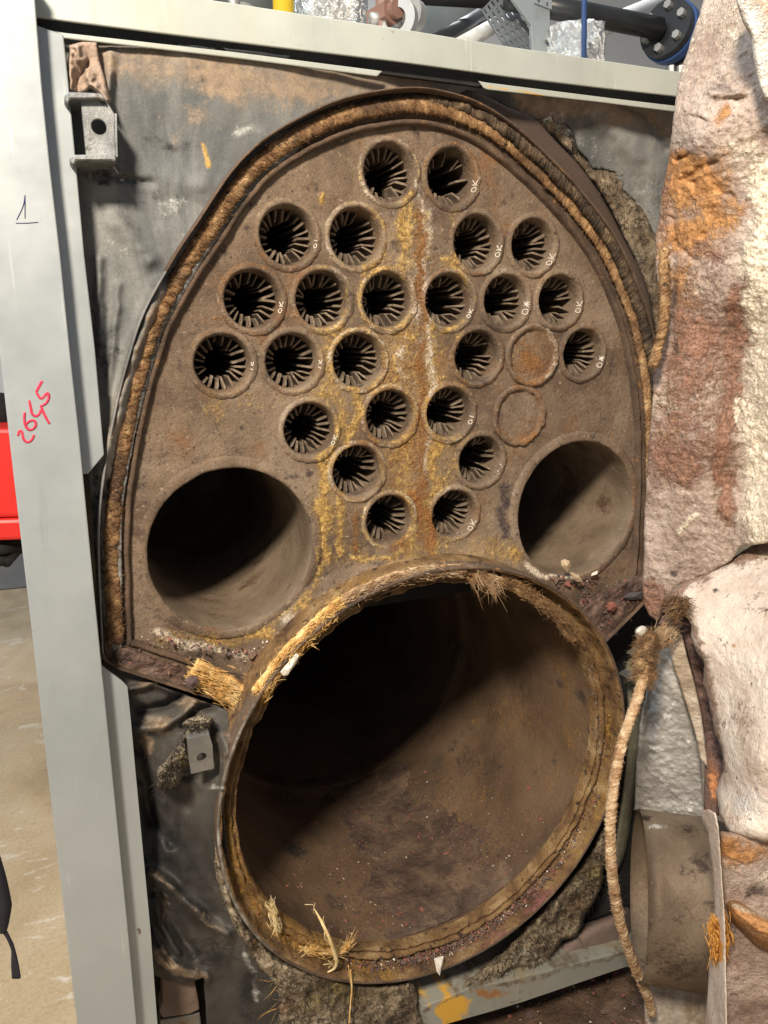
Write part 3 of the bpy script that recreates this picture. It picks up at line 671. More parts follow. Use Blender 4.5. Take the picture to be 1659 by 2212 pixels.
# ================================================================ ROPES AND FIBRES
def hairs(mb, pts, n, L, r, dirs=None, spread=1.0, rng=None, droop=0.0):
    rng = rng or RNG; idx = rng.integers(0, len(pts), n)
    for i in idx:
        d = rng.normal(size=3)*spread
        if dirs is not None: d = d+dirs[i]
        d /= np.linalg.norm(d)+1e-9; l = L*rng.uniform(.4, 1.2); b = rng.normal(size=3)*.35
        p = [pts[i]+d*l*t+b*l*t*t*.7+np.array([0, 0, -droop*l*t*t]) for t in (0, .35, .7, 1)]
        mb.tube(p, np.array([1, .9, .7, .35])*r*rng.uniform(.6, 1.2), 3)

def twisted(pts, rad, strands, pitch, seed, fuzz=0, fl=.006, lump=.25, flat=1.0):
    rng = np.random.default_rng(seed); pts = resample(pts, .0016 if rad < .013 else .002)
    T, N, B = frame_path(pts); L = np.r_[0, np.cumsum(np.linalg.norm(np.diff(pts, axis=0), axis=1))]
    mb = MB(); surf = []; sdir = []
    for s in range(strands):
        ph = 2*math.pi*(L/pitch+s/strands)+fbm(pts, 25, 2, seed+s)*.8
        c = pts+(np.cos(ph)[:, None]*N+np.sin(ph)[:, None]*B)*rad*.5
        rr = rad*.58*(1+lump*fbm(c, 90, 3, seed+5+s))
        V, Fc_ = tube(c, rr, 9); V += np.stack([fbm(V, 260, 3, seed+k) for k in range(3)], -1)*rad*.16
        V[:, 1] = np.repeat(pts[:, 1], 9)+(V[:, 1]-np.repeat(pts[:, 1], 9))*flat
        mb.add(V, Fc_); surf.append(V); dd = np.gradient(c, axis=0); dd /= np.linalg.norm(dd, axis=1)[:, None]+1e-9; sdir.append(np.repeat(dd, 9, 0))
    if fuzz:
        sp = np.concatenate(surf); sd = np.concatenate(sdir)
        hairs(mb, sp, fuzz, fl, .00032, sd, .65, rng)
    return mb

def path3(s, y, i0, i1): 
    p = offset(s)[i0:i1]; return np.stack([p[:, 0], np.full(len(p), y), p[:, 1]], -1)
nP = len(path)
kL = np.argmin(np.hypot(*(path-P([(252, 1385)], YR)[0, [0, 2]]).T)); kM = np.argmin(np.hypot(*(path-P([(640, 298)], YR)[0, [0, 2]]).T))
kR = np.argmin(np.hypot(*(path-P([(1405, 1040)], YR)[0, [0, 2]]).T))
pp = path3(0, -.0110, kL, kM+2); pp[:, 1] += fbm(pp, 20, 2, 3)*.002
o = twisted(pp, .0082, 7, .026, 11, 15000, .0075, .6, .55).build('gasket_rope', M_rope)
tag(o, 'fluffy orange brown gasket rope packed along the left side of the boiler rim', 'rope')
pp = path3(.0005, -.0115, kM, kR)
o = twisted(pp, .0080, 6, .020, 12, 12000, .0048, .45, .6).build('gasket_rope', M_rope)
tag(o, 'twisted brown gasket rope arching over the top and right of the tube sheet', 'rope')
# burnt dark fringe lying along the outer side of the upper right rope
pp = path3(.0075, -.0215, kM+18, kR); pp[:, 1] += np.clip(1-np.arange(len(pp))/45., 0, 1)**1.5*.020; pp += np.stack([fbm(pp, 60, 3, 2)*.003, fbm(pp, 60, 3, 4)*.002, fbm(pp, 60, 3, 6)*.003], -1)
o = twisted(pp, .0068, 3, .016, 13, 4200, .0065, .6).build('burnt_gasket_edge', M_ropedark)
tag(o, 'crumbling charred strip of old gasket beside the twisted rope, upper right arc', 'gasket')

def fibre_bundle(name, px_line, Y, width, n, L, mat, label, cat, seed, r=.0006, spread=.18, lift=.004, group=None, droop=0, core=0):
    """a torn bundle: a lumpy core and many long thin fibres roughly along the px line"""
    rng = np.random.default_rng(seed); c = resample(catmull(P(px_line, Y), 6), .002); T = np.gradient(c, axis=0); T /= np.linalg.norm(T, axis=1)[:, None]
    mb = MB(); n = int(n*1.7); r = r*.62
    if core:
        side0 = np.cross(T, [0, 1, 0]); side0 /= np.linalg.norm(side0, axis=1)[:, None]+1e-9
        for k in range(7):
            w = (k/6-.5)*width*1.3; cc_ = c+side0*(w+fbm(c, 40, 2, seed+k)*width*.25)[:, None]; cc_[:, 1] += .002+.002*fbm(c, 50, 2, seed+30+k)
            V, Fc_ = tube(cc_, core*(1+.45*fbm(cc_, 90, 3, seed+k)), 8); V += np.stack([fbm(V, 200, 3, seed+m) for m in range(3)], -1)*core*.45; mb.add(V, Fc_)
    for k in range(n):
        i = rng.integers(0, len(c)); w = rng.normal()*width*.5
        side = np.cross(T[i], [0, 1, 0]); side /= np.linalg.norm(side)+1e-9
        p0 = c[i]+side*w+np.array([0, -abs(rng.normal())*lift, 0]); l = L*rng.uniform(.3, 1.0)
        d = T[i]+rng.normal(size=3)*spread; d /= np.linalg.norm(d); b = rng.normal(size=3)*spread*1.4
        pts = [p0+d*l*(t-.4)+b*l*(t-.4)**2+np.array([0, 0, -droop*l*t*t]) for t in np.linspace(0, 1, 5)]
        mb.tube(pts, np.array([.5, 1, 1, .8, .3])*r*rng.uniform(.6, 1.5), 4)
    o = mb.build(name, mat); return tag(o, label, cat, group)

# ledge piece of torn gasket at the lower left
fibre_bundle('torn_gasket', [(415, 1448), (470, 1476), (515, 1504), (540, 1535)], -.020, .017, 420, .024, M_fibre, 'torn yellow bundle of gasket fibre lying on the lower left ledge', 'gasket', 21, .0007, .17, .005, None, 0, .0054)
fibre_bundle('frayed_gasket', [(560, 1500), (600, 1440), (640, 1395), (690, 1345), (740, 1300)], -.070, .010, 520, .015, M_fibre, 'frayed orange gasket band along the upper left of the furnace mouth', 'gasket', 22, .00055, .45, .004, None, 0, .0036)
fibre_bundle('frayed_gasket', [(745, 1297), (800, 1268), (860, 1247), (930, 1233), (1000, 1232)], -.068, .008, 620, .017, M_ropepale, 'tattered tan gasket band along the top of the furnace mouth', 'gasket', 23, .0005, .35, .004, None, 0, .0026)
fibre_bundle('hair_tuft', [(1015, 1238), (1045, 1250), (1075, 1262)], -.070, .012, 120, .024, M_ropepale, 'pale hairy tuft hanging over the top edge of the furnace mouth', 'fibres', 24, .00042, .55, .004, None, .7, .0015)
fibre_bundle('frayed_gasket', [(1080, 1250), (1130, 1275), (1180, 1310), (1215, 1345), (1240, 1380)], -.066, .009, 620, .016, M_rope, 'brown frayed gasket band along the upper right of the furnace mouth', 'gasket', 25, .0005, .4, .004, None, 0, .0028)
fibre_bundle('fibre_clump', [(583, 1945), (590, 1975), (597, 2000)], -.062, .006, 60, .026, M_straw, 'small yellow fibre clump stuck in the lower left of the furnace ring', 'fibres', 26, .0006, .25, .004)
fibre_bundle('fibre_clump', [(655, 2045), (700, 2055), (740, 2050), (755, 2030)], -.060, .006, 80, .026, M_fibre, 'curled yellow fibre strands in the bottom trough of the furnace ring', 'fibres', 27, .0006, .35, .004)
mb = MB()
c = catmull(P([(678, 1962), (694, 1990), (712, 2028), (722, 2058), (727, 2078), (722, 2092), (708, 2100)], [-.07, -.085, -.09, -.085, -.08, -.074, -.07]), 6)
mb.tube(c, np.interp(np.linspace(0, 1, len(c)), [0, .2, .6, 1], [.0006, .0022, .0030, .0010]), 7)
for k in range(14):
    a = c[RNG.integers(0, len(c)-6)]; mb.tube([a, a+RNG.normal(size=3)*.003+np.array([-.004, 0, .010]), a+RNG.normal(size=3)*.005+np.array([-.009, 0, .020])], .0004, 3)
tag(mb.build('straw_splinter', M_straw), 'long pale splinter standing in the bottom of the furnace mouth', 'splinter')
mb = MB(); mb.tube(catmull(P([(757, 2095), (760, 2130), (757, 2170), (754, 2212)], -.08), 6), .0011, 5); mb.tube(catmull(P([(752, 2085), (756, 2110), (762, 2150)], -.078), 6), .0008, 5)
tag(mb.build('hanging_strand', M_fibre), 'thin yellow strand hanging below the furnace ring', 'strand')

# ================================================================ CLADDING, WOOL AND CLOTH
RAG = [(1075,222),(1089,227),(1109,238),(1136,251),(1152,256),(1172,257),(1192,249),(1199,262),(1225,269),(1240,286),(1245,302),(1251,322),(1271,345),(1281,365),(1304,365),(1331,371),(1337,398),(1354,418),(1374,434),(1377,467),(1394,494),(1413,512),(1440,540)]
CL = [(120, 60), (500, 105), (900, 155), (1250, 195), (1490, 225), (1485, 400)]+RAG[::-1]+[(980, 205), (930, 215), (800, 240), (660, 310), (540, 420), (440, 560), (350, 720), (290, 940), (262, 1100), (262, 1400), (215, 1420), (200, 1100), (165, 800), (130, 400)]
def ridge(q, line, w, a):
    d = segdist(q, line)[0]/w; return a*np.exp(-d*d)
def clad_extra(q):
    e = ridge(q, [(345, 620), (290, 760), (250, 900), (222, 1020)], 16, .016)+ridge(q, [(215, 560), (215, 760)], 10, .008)+ridge(q, [(255, 620), (235, 850)], 9, .007)
    e += ridge(q, [(250, 470), (320, 560)], 22, .008)+ridge(q, [(1300, 260), (1370, 330), (1440, 420)], 26, .008)+ridge(q, [(1340, 225), (1400, 250), (1440, 320)], 10, -.008)
    e += ridge(q, [(232, 240), (240, 120)], 10, .010)+ridge(q, [(300, 380), (430, 400)], 30, .004)-ridge(q, [(200, 380), (330, 395)], 8, .006)
    return e
CM = [('l', [(230, 130), (420, 150), (640, 180), (900, 190)], 62, 0, .72), ('l', [(1150, 215), (1450, 260)], 40, 0, .75), ('l', [(1180, 240), (1300, 330), (1420, 460)], 30, 1, .28), ('l', [(438, 312), (451, 358)], 5, 2, .95),
  ('b', 530, 285, 40, 12, 1, .72), ('b', 375, 450, 40, 30, 1, .52), ('b', 350, 490, 30, 30, 1, .4), ('b', 250, 540, 40, 30, 1, .36), ('b', 360, 312, 60, 16, 3, .5), ('b', 225, 370, 50, 30, 3, .8), ('b', 440, 170, 22, 12, 3, .55),
  ('b', 270, 450, 60, 60, 3, .42), ('b', 320, 420, 120, 25, 3, .3), ('l', [(345, 640), (300, 740), (255, 880), (228, 1010)], 12, 0, .7), ('b', 225, 760, 40, 140, 3, .55), ('b', 420, 260, 120, 40, 0, .35), ('b', 1420, 420, 40, 40, 3, .5), ('b', 1340, 330, 50, 50, 1, .3),
  ('b', 215, 1180, 20, 200, 3, .8)]
o = relief('insulation_cover', CL, [(120,60,-.008),(900,155,-.004),(1300,200,.0),(1490,225,.01),(1485,400,.03),(1300,365,.032),(1100,240,.030),(660,310,-.004),(440,560,-.008),(290,940,-.010),(262,1400,-.010),(215,1420,.0),(165,800,.0),(130,400,-.008),(300,400,-.008)], 4.5, M_clad, None, .0, 12, [(.003, 9, 3), (.0006, 60, 3)], .006, CM, False, clad_extra, 2.0, 5, None, .3)
tag(o, 'sooty grey foil covered insulation sheet with a burnt torn edge above the tube sheet', 'insulation cover')

o = relief('torn_wool', [(1130,262),(1180,245),(1235,275),(1255,315),(1300,352),(1345,372),(1350,410),(1390,450),(1412,500),(1440,540),(1440,640),(1420,720),(1400,640),(1360,540),(1310,440),(1250,355),(1190,290)], .042, 3.2, M_wool, None, .010, 16, [(.010, 30, 4), (.004, 110, 3)], .03,
           [('l', RAG[9:], 12, 3, .55), ('b', 1380, 560, 40, 60, 1, .35)], True, None, 3, 2)
tag(o, 'grey brown mineral wool bulging out of the torn cover, upper right', 'wool'); fuzz(o, 700, .012, .00035, M_wool, 1)

def cloth_extra(q):
    e = ridge(q, [(322, 1885), (380, 1925), (440, 1985), (492, 2018)], 14.4, 0.0270)-ridge(q, [(335, 1930), (372, 1985), (420, 2060)], 11.52, 0.0189)+ridge(q, [(325, 2030), (360, 2080), (440, 2112)], 15.84, 0.0270)
    e += ridge(q, [(335, 1920), (345, 1990), (385, 2060)], 7.2, 0.0135)-ridge(q, [(322, 2010), (350, 2060), (372, 2085)], 5.04, 0.0162)
    e += ridge(q, [(285, 1575), (350, 1570), (400, 1540), (440, 1500)], 12.96, 0.0189)-ridge(q, [(300, 1535), (350, 1525), (390, 1500)], 8.64, 0.0189)+ridge(q, [(280, 1490), (330, 1475), (420, 1505)], 8.64, 0.0162)
    e += -ridge(q, [(395, 1570), (430, 1530), (470, 1520)], 6.48, 0.0189)+ridge(q, [(480, 1590), (500, 1640), (480, 1720)], 15.84, 0.0162)-ridge(q, [(300, 1620), (320, 1760), (370, 1820)], 15.84, 0.0135)+ridge(q, [(350, 1700), (360, 1850)], 14.4, 0.0108)
    e += ridge(q, [(420, 1850), (500, 2010)], 17.28, 0.0081)
    e += ridge(q, [(300, 1640), (360, 1690), (430, 1700)], 14, .008)+ridge(q, [(400, 1760), (380, 1840), (400, 1900)], 14, .008)+ridge(q, [(300, 1700), (310, 1850)], 10, .010)+ridge(q, [(460, 1900), (540, 2060)], 12, .006)
    return e
CP = [(215, 1425), (300, 1455), (400, 1500), (528, 1546), (506, 1600), (492, 1650), (483, 1740), (492, 1850), (515, 1950), (575, 2050), (600, 2110), (612, 2180), (640, 2270), (450, 2270), (440, 2112), (400, 2124), (360, 2119), (322, 2100), (300, 2000), (280, 1800), (250, 1600)]
o = relief('insulation_cloth', CP, [(215,1425,.0),(400,1500,.0),(545,1548,-.02),(506,1600,-.055),(492,1650,-.066),(483,1740,-.070),(492,1850,-.052),(575,2050,-.030),(620,2180,-.005),(540,1960,-.04),(440,2112,.02),(322,2100,.02),(280,1800,.02),(380,1750,.0),(640,2270,-.02)], 3.6, M_clothd, None, 0, 8, [(.006, 12, 3), (.0006, 70, 3)], .008,
   [('b', 310, 1478, 26, 14, 0, .8), ('b', 345, 1560, 46, 24, 0, .72), ('b', 420, 1510, 26, 18, 0, .72), ('b', 495, 1620, 24, 50, 0, .66), ('b', 315, 1605, 16, 26, 0, .7), ('b', 350, 1650, 20, 30, 0, .4), ('b', 345, 1520, 34, 12, 3, .7), ('b', 350, 1800, 60, 90, 3, .55), ('b', 440, 1900, 60, 60, 3, .5), ('b', 460, 2060, 70, 50, 3, .75),
    ('l', [(325, 1890), (400, 1950), (480, 2012)], 14, 0, .5), ('l', [(335, 2050), (370, 2095), (430, 2112)], 15, 0, .85), ('b', 350, 1965, 16, 40, 0, .55), ('l', [(530, 2060), (545, 2100), (560, 2160)], 9, 1, .55), ('l', [(575, 2080), (590, 2120)], 4, 1, .8), ('b', 540, 2140, 30, 60, 3, .8), ('l', [(458, 1700), (490, 1705), (492, 1760)], 5, 1, .5), ('b', 420, 1750, 40, 60, 3, .25)], False, cloth_extra, 1.5, 8, None, .3)
tag(o, 'dark crumpled insulation cloth hanging below the left corner of the tube sheet', 'insulation cloth')

o = relief('mineral_wool', [(470,1760),(486,1880),(524,1978),(596,2066),(720,2110),(820,2128),(885,2120),(905,2170),(900,2270),(580,2270),(602,2190),(596,2130),(546,2070),(498,1985),(464,1880)], -.050, 2.6, M_wool, None, .012, 14, [(.018, 26, 4), (.009, 70, 4, True), (.004, 180, 3)], .05,
           [('b', 740, 2150, 120, 40, 0, .62), ('l', [(500, 1830), (540, 1960), (600, 2050)], 14, 0, .5), ('b', 620, 2160, 30, 40, 2, .6), ('b', 560, 2000, 12, 60, 2, .5), ('b', 690, 2200, 60, 30, 3, .4)], True, None, 4, 4)
tag(o, 'brown yellow mineral wool squeezed out under the furnace ring', 'wool'); fuzz(o, 2200, .014, .00035, M_wool, 2)
hp = P(RNG.uniform([600, 2080], [880, 2210], (60, 2)), -.035); mb = MB(); hairs(mb, hp, 260, .03, .00035, None, 1, RNG, .3)
tag(mb.build('loose_fibres', M_fibre), 'loose curled fibres sticking out of the wool at the bottom', 'fibres', kind='stuff')

Z8 = lambda l: [(987.5+.3968*x, 1645.8+.3968*y) for x, y in l]
o = relief('torn_wool', Z8([(820,300),(735,470),(640,600),(560,700),(500,760),(400,870),(260,1020),(130,1130),(20,1215),(60,1240),(210,1235),(270,1160),(330,1120),(440,1135),(510,1065),(575,975),(650,950),(700,830),(748,760),(790,640),(812,480)]), -.034, 2.5, M_wool, None, .012, 10, [(.018, 24, 4), (.012, 50, 4, True), (.006, 50, 4, True, (3, 1, 1)), (.003, 180, 3)], .04,
           [('b', 1265, 1870, 30, 40, 0, .6), ('b', 1140, 2070, 40, 16, 1, .62), ('b', 1250, 1960, 40, 40, 2, .55), ('b', 1060, 2120, 40, 20, 1, .4)], True, None, 4, 14)
tag(o, 'ragged grey brown wool hanging beside the lower right of the furnace ring', 'wool'); fuzz(o, 1600, .012, .00035, M_wool, 3)
M_pillow = crusty('brown_quilt', [(0.3, (0.14, 0.10, 0.085)), (0.7, (0.24, 0.18, 0.155))], 10, bump=0.4, grain=.2)
o = relief('insulation_pillow', Z8([(500,1085),(560,1000),(640,930),(740,870),(830,835),(940,800),(960,1050),(880,1085),(800,1105),(640,1098)]), -.005, 3.6, M_pillow, None, .03, 30, [(.006, 14, 3), (.001, 90, 3)], .05)
tag(o, 'plump brown quilted insulation pad lying on the base rail, lower right', 'insulation pad')
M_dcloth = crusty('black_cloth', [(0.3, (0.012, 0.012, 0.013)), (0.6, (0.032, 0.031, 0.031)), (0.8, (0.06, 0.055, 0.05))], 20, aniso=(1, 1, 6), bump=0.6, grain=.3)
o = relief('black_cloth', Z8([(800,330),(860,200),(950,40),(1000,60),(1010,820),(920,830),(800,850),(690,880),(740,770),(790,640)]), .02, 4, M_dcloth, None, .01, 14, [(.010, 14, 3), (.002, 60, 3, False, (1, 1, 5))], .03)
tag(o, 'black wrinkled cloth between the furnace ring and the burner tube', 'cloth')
M_green = crusty('mossy_board', [(0.3, (0.09, 0.085, 0.06)), (0.7, (0.24, 0.23, 0.165))], 20, aniso=(1, 1, .35), bump=0.6)
o = relief('insulation_strip', [(1352,1435),(1385,1430),(1390,1520),(1378,1640),(1365,1760),(1348,1850),(1318,1900),(1335,1780),(1352,1640),(1356,1530)], -.005, 3.5, M_green, None, .008, 10, [(.004, 30, 4)], .03)
tag(o, 'greenish insulation strip standing behind the hanging rope', 'insulation strip')
for k, (pl, lab) in enumerate([([(1354,1408),(1372,1396),(1395,1404),(1392,1416)], 'upper of two small steel ledge plates beside the ledge corner'), ([(1338,1452),(1352,1444),(1382,1458),(1376,1472)], 'lower of two small steel ledge plates beside the ledge corner')]):
    q = P(pl, [-.05, -.01, -.01, -.05]); mb = MB(); mb.prism(q, (0, 0, -.003)); o = fixnormals(mb.build('ledge_plate', M_tab, None, False)); tag(o, lab, 'plate', 'small ledge plates')
# black sheet added to paint in the shade behind the lower openings
q = [(-.42, .10, -.84), (.62, .10, -.84), (.62, .10, -.06), (-.42, .10, -.06)]
mb = MB(); Vb = []; 
th = np.linspace(0, 2*math.pi, 60, endpoint=False); ring_in = np.stack([.322*np.cos(th), np.full(60, .075), ZC+.322*np.sin(th)], -1)
def ray_rect(t):
    c, s_ = math.cos(t), math.sin(t); k = min(((.60 if c > 0 else -.42)/c) if abs(c) > 1e-6 else 9, ((.22 if s_ > 0 else -.52)/s_) if abs(s_) > 1e-6 else 9); return (k*c, .075, ZC+k*s_)
Vb = np.r_[ring_in, np.array([ray_rect(t) for t in th])]; Vb = np.r_[Vb, Vb+np.array([0, .01, 0])]
Fb = [(i, (i+1) % 60, (i+1) % 60+60, i+60) for i in range(60)]+[(i+120, i+180, (i+1) % 60+180, (i+1) % 60+120) for i in range(60)]
mesh_obj('gap_backdrop', Vb, Fb, M_black, boiler, False)

# ================================================================ CASING FRAME
frame = empty('boiler_casing', (-.45, -.06, -.6), 'grey sheet metal casing frame round the boiler front with a handwritten red 2645', 'casing')
POST = [(-88, 0), (-44, 380), (0, 768), (25, 991), (54, 1239), (63, 1314), (102, 1659), (172, 2260), (299, 2260), (295, 2209), (277, 2009), (240, 1640), (207, 1314), (187, 1106), (171, 941), (152, 768), (130, 550), (107, 350), (90, 180), (75, -10), (73, -60), (-95, -60)]
SM = [('l', [(78, 20), (92, 190), (108, 360), (132, 560), (154, 768), (172, 941), (188, 1106), (208, 1314), (241, 1640), (278, 2009)], 2.2, 1, .42), ('l', [(206, 1250), (222, 1470)], 3, 2, .62), ('b', 60, 1500, 40, 200, 1, .12), ('l', [(20, 560), (60, 700)], 2, 1, .35), ('l', [(150, 1250), (160, 1330)], 1.5, 1, .5), ('b', 120, 1850, 30, 120, 1, .16), ('b', 130, 960, 24, 60, 1, .16),('b', 40, 150, 30, 60, 3, .1), ('b', 222, 1405, 5, 26, 2, .75), ('b', 218, 1330, 4, 14, 2, .7), ('b', 205, 1300, 4, 4, 1, .8), ('b', 220, 1432, 8, 4, 1, .9), ('b', 190, 1580, 3, 2, 1, 1.2), ('b', 263, 2066, 3, 2, 2, 1.3), ('b', 120, 590, 8, 50, 1, .22), ('l', [(104, 615), (140, 675)], 3, 1, .45), ('b', 110, 820, 3, 10, 1, .4)]
def gridded_poly(name, px, Y, depth, mat, parent, marks, step=7):
    return relief(name, px, Y, step, mat, parent, 0, 4, [], depth, marks, False)
ribbon('corner_post', [(-95,-60),(-88,0),(-44,380),(0,768),(25,991),(54,1239),(63,1314),(102,1659),(172,2260)], [(73,-60),(75,-10),(90,180),(107,350),(130,550),(152,768),(171,941),(187,1106),(207,1314),(240,1640),(277,2009),(295,2209),(299,2260)], -.060, .06, M_sheet, frame, SM, 160, 14)
ribbon('inner_strip', [(60,48),(80,600),(110,900),(120,1026)], [(137,74),(150,200),(165,360),(182,550),(205,753),(225,983),(190,1024)], -.038, .003, M_sheet, frame, [('b', 188, 600, 4, 10, 1, .75), ('b', 200, 720, 10, 24, 1, .3), ('b', 100, 115, 6, 4, 1, .6)], 90, 9)
ribbon('lower_strip', [(205,1425),(215,1800),(250,2262)], [(232,1448),(262,1470),(275,1482),(283,1560),(292,1659),(308,1830),(325,2009),(340,2212),(343,2262)], -.038, .003, M_sheet, frame, [('l', [(304, 1985), (296, 2070)], 1.2, 1, .9), ('l', [(290, 2080), (300, 2200)], 5, 3, .4)], 90, 9)
# narrow rail side under the post edge
RAIL_ = [(60, -62), (465, 0), (829, 56), (1070, 95), (1280, 126), (1520, 163), (1520, 216), (1462, 208), (1130, 169), (829, 129), (350, 71), (60, 36)]
ribbon('top_rail', [(60,-62),(465,0),(829,56),(1070,95),(1280,126),(1520,163)], [(60,34),(350,71),(829,129),(1130,169),(1462,208),(1520,216)], -.030, .004, M_rail, frame, [('l', [(540, 14), (540, 24)], 3, 0, 1.3), ('l', [(460, 2), (460, 8)], 3, 0, 1.3), ('b', 640, 70, 5, 18, 1, .4), ('b', 700, 60, 4, 14, 1, .4), ('l', [(560, 85), (860, 128), (1100, 160)], 7, 1, .45), ('b', 830, 85, 5, 5, 1, .8), ('b', 760, 50, 3, 10, 1, .5), ('b', 95, 33, 20, 5, 0, .5), ('b', 1000, 130, 90, 16, 1, .25)], 140, 9, .002)
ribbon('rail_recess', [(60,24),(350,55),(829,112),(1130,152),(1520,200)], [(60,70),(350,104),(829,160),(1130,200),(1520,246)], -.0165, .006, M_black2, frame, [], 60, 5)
ribbon('rail_lip', [(70,57),(137,70),(500,111),(827,153)], [(70,74),(137,82),(500,124),(815,165)], -.0225, .003, M_rail, frame, [('l', [(200, 90), (800, 163)], 3, 1, .4)], 80, 4)
ribbon('rail_lip', [(1034,174),(1047,177),(1340,214),(1458,228),(1520,236)], [(1046,190),(1052,193),(1300,221),(1457,241),(1520,250)], -.0225, .003, M_rail, frame, [('l', [(1055, 188), (1180, 205)], 4, 0, .66), ('b', 1140, 200, 14, 4, 0, .8)], 60, 4)
ribbon('base_rail', [(912,2176),(1004,2139),(1090,2119),(1180,2098),(1345,2056),(1440,2031)], [(900,2240),(964,2213),(1060,2186),(1129,2165),(1350,2090),(1440,2066)], -.060, .10, M_painted, frame, [('b', 965, 2180, 36, 34, 0, 1.1), ('b', 1010, 2165, 16, 10, 0, .6), ('l', [(870, 2205), (1004, 2143), (1180, 2102)], 7, 1, .65), ('b', 1060, 2150, 90, 20, 2, .75), ('l', [(1010, 2140), (1200, 2098), (1340, 2060)], 12, 1, .6), ('b', 1120, 2140, 60, 20, 1, .5), ('l', [(960, 2205), (1130, 2160)], 6, 1, .5), ('b', 1075, 2150, 5, 20, 0, .6), ('b', 890, 2215, 40, 30, 1, .75)], 90, 9)

mb = MB(); mb.box((-.484, .012, ZC-.63), (-.480, 1.75, .53)); mb.build('side_panel', M_sheet, frame, False)
mb = MB(); mb.box((-.479, .05, .535), (.62, 1.75, .54)); mb.build('top_panel', M_sheet, frame, False)
mb = MB(); mb.box((.60, .05, ZC-.63), (.604, 1.75, .53)); mb.build('side_panel', M_sheet, frame, False)
mb = MB(); mb.box((-.479, 1.752, ZC-.63), (.60, 1.756, .53)); mb.build('rear_panel', M_sheet, frame, False)

def write_px(name, strokes, Y, w, mat, parent):
    mb = MB()
    for st in strokes:
        c = resample(catmull(P(st, Y), 5), .0012); n = len(c)
        mb.tube(c, w*(.8+.3*np.sin(np.linspace(.4, 2.6, n))), 5)
    V, Fq = mb.all(); V[:, 1] = Y+(V[:, 1]-Y)*.15
    return mesh_obj(name, V, Fq, mat, parent, True)
Z3 = lambda l: [(.248*x, 768+.248*y) for x, y in l]
post_part = [c for c in frame.children if c.name.startswith('corner_post')][0]
write_px('red_number', [Z3([(158,700),(165,665),(185,655),(195,680),(205,725),(230,752),(262,745),(285,720),(295,690)]), Z3([(215,495),(212,560),(222,610),(250,645),(285,640),(310,610),(305,575),(275,565),(240,585),(225,605)]),
   Z3([(255,390),(268,450),(280,505),(310,528),(345,505),(355,470)]), Z3([(355,430),(385,510),(432,595)]), Z3([(368,220),(340,270),(315,318)]), Z3([(315,318),(355,375),(395,345),(415,325),(425,360),(405,410),(360,440)])], -.0603, .0013, M_redink, post_part)
write_px('pen_mark', [[(36, 475), (50, 445), (54, 421)], [(54, 421), (54, 472)], [(34, 482), (58, 482), (83, 480)]], -.0603, .00042, M_blueink, post_part)

# hinge bracket upper left
def plate_hole(name, px, hole, r, Y, depth, mat, parent, n=28):
    C0 = P([hole], Y)[0]; outer = P(px, Y); oc = outer[:, [0, 2]]-C0[[0, 2]]
    th = np.linspace(0, 2*math.pi, n, endpoint=False); ang = np.arctan2(oc[:, 1], oc[:, 0])
    # add the corners themselves so that the outline stays exact
    th = np.sort(np.unique(np.r_[th, np.mod(ang, 2*math.pi)])); n = len(th); V = []
    for t in th:
        d = np.array([math.cos(t), math.sin(t)]); best = 1e9
        for i in range(len(oc)):
            a, b = oc[i], oc[(i+1) % len(oc)]; e = b-a; den = d[0]*e[1]-d[1]*e[0]
            if abs(den) < 1e-9: continue
            tt = (a[0]*e[1]-a[1]*e[0])/den; u = (a[0]*d[1]-a[1]*d[0])/den
            if tt > 0 and -1e-6 <= u <= 1+1e-6: best = min(best, tt)
        V.append((C0[0]+d[0]*r, C0[1], C0[2]+d[1]*r)); V.append((C0[0]+d[0]*best, C0[1], C0[2]+d[1]*best))
    V = np.array(V); m = 2*n; V = np.r_[V, V+np.array([0, depth, 0])]; Fq = []
    for i in range(n):
        a, b = 2*i, 2*((i+1) % n)
        Fq += [(a, a+1, b+1, b), (m+a, m+b, m+b+1, m+a+1), (a, b, m+b, m+a), (a+1, m+a+1, m+b+1, b+1)]
    return fixnormals(mesh_obj(name, V, Fq, mat, parent, False))
hb = empty('hinge_bracket', tuple(P([(195, 280)], .02)[0]), 'bent steel hinge bracket with a bolt hole near the top of the left post', 'bracket')
o = plate_hole('bent_plate', [(174, 214), (228, 214), (247, 245), (250, 338), (186, 338)], (214, 274), .0072, -.050, .005, M_hinge, hb); o.modifiers.new('bevel', 'BEVEL').width = .001
mb = MB(); mb.prism(P([(247, 245), (252, 245), (254, 338), (250, 338)], -.0495), (0, .075, 0)); fixnormals(mb.build('side_web', M_hinge, hb, False))
for pl in ([(139, 205), (151, 198), (217, 201), (226, 208), (226, 217), (217, 213), (152, 213), (147, 225), (139, 216)], [(150, 340), (162, 334), (243, 333), (251, 338), (250, 350), (243, 346), (165, 346), (160, 357), (152, 352)]):
    q = P(pl, -.058); mb = MB(); mb.prism(q, (0, .085, 0)); o = fixnormals(mb.build('hinge_ear', M_hinge, hb, False)); o.modifiers.new('bevel', 'BEVEL').width = .0012
o = relief('torn_flap', [(150, 98), (180, 90), (210, 92), (214, 130), (226, 165), (240, 218), (230, 226), (214, 206), (196, 190), (184, 200), (166, 201), (147, 199), (145, 150)], -.024, 2.5, crusty('tan_cloth', [(.3, (.30, .22, .17)), (.7, (.48, .38, .31))], 12, bump=.3), None, .006, 8, [(.007, 24, 3), (.002, 80, 3)], .02, None, False, lambda q: ridge(q, [(165, 100), (190, 150), (225, 215)], 9, .012)-ridge(q, [(185, 130), (172, 165), (170, 195)], 8, .012)+ridge(q, [(155, 120), (152, 190)], 6, .006), 1.5, 3)
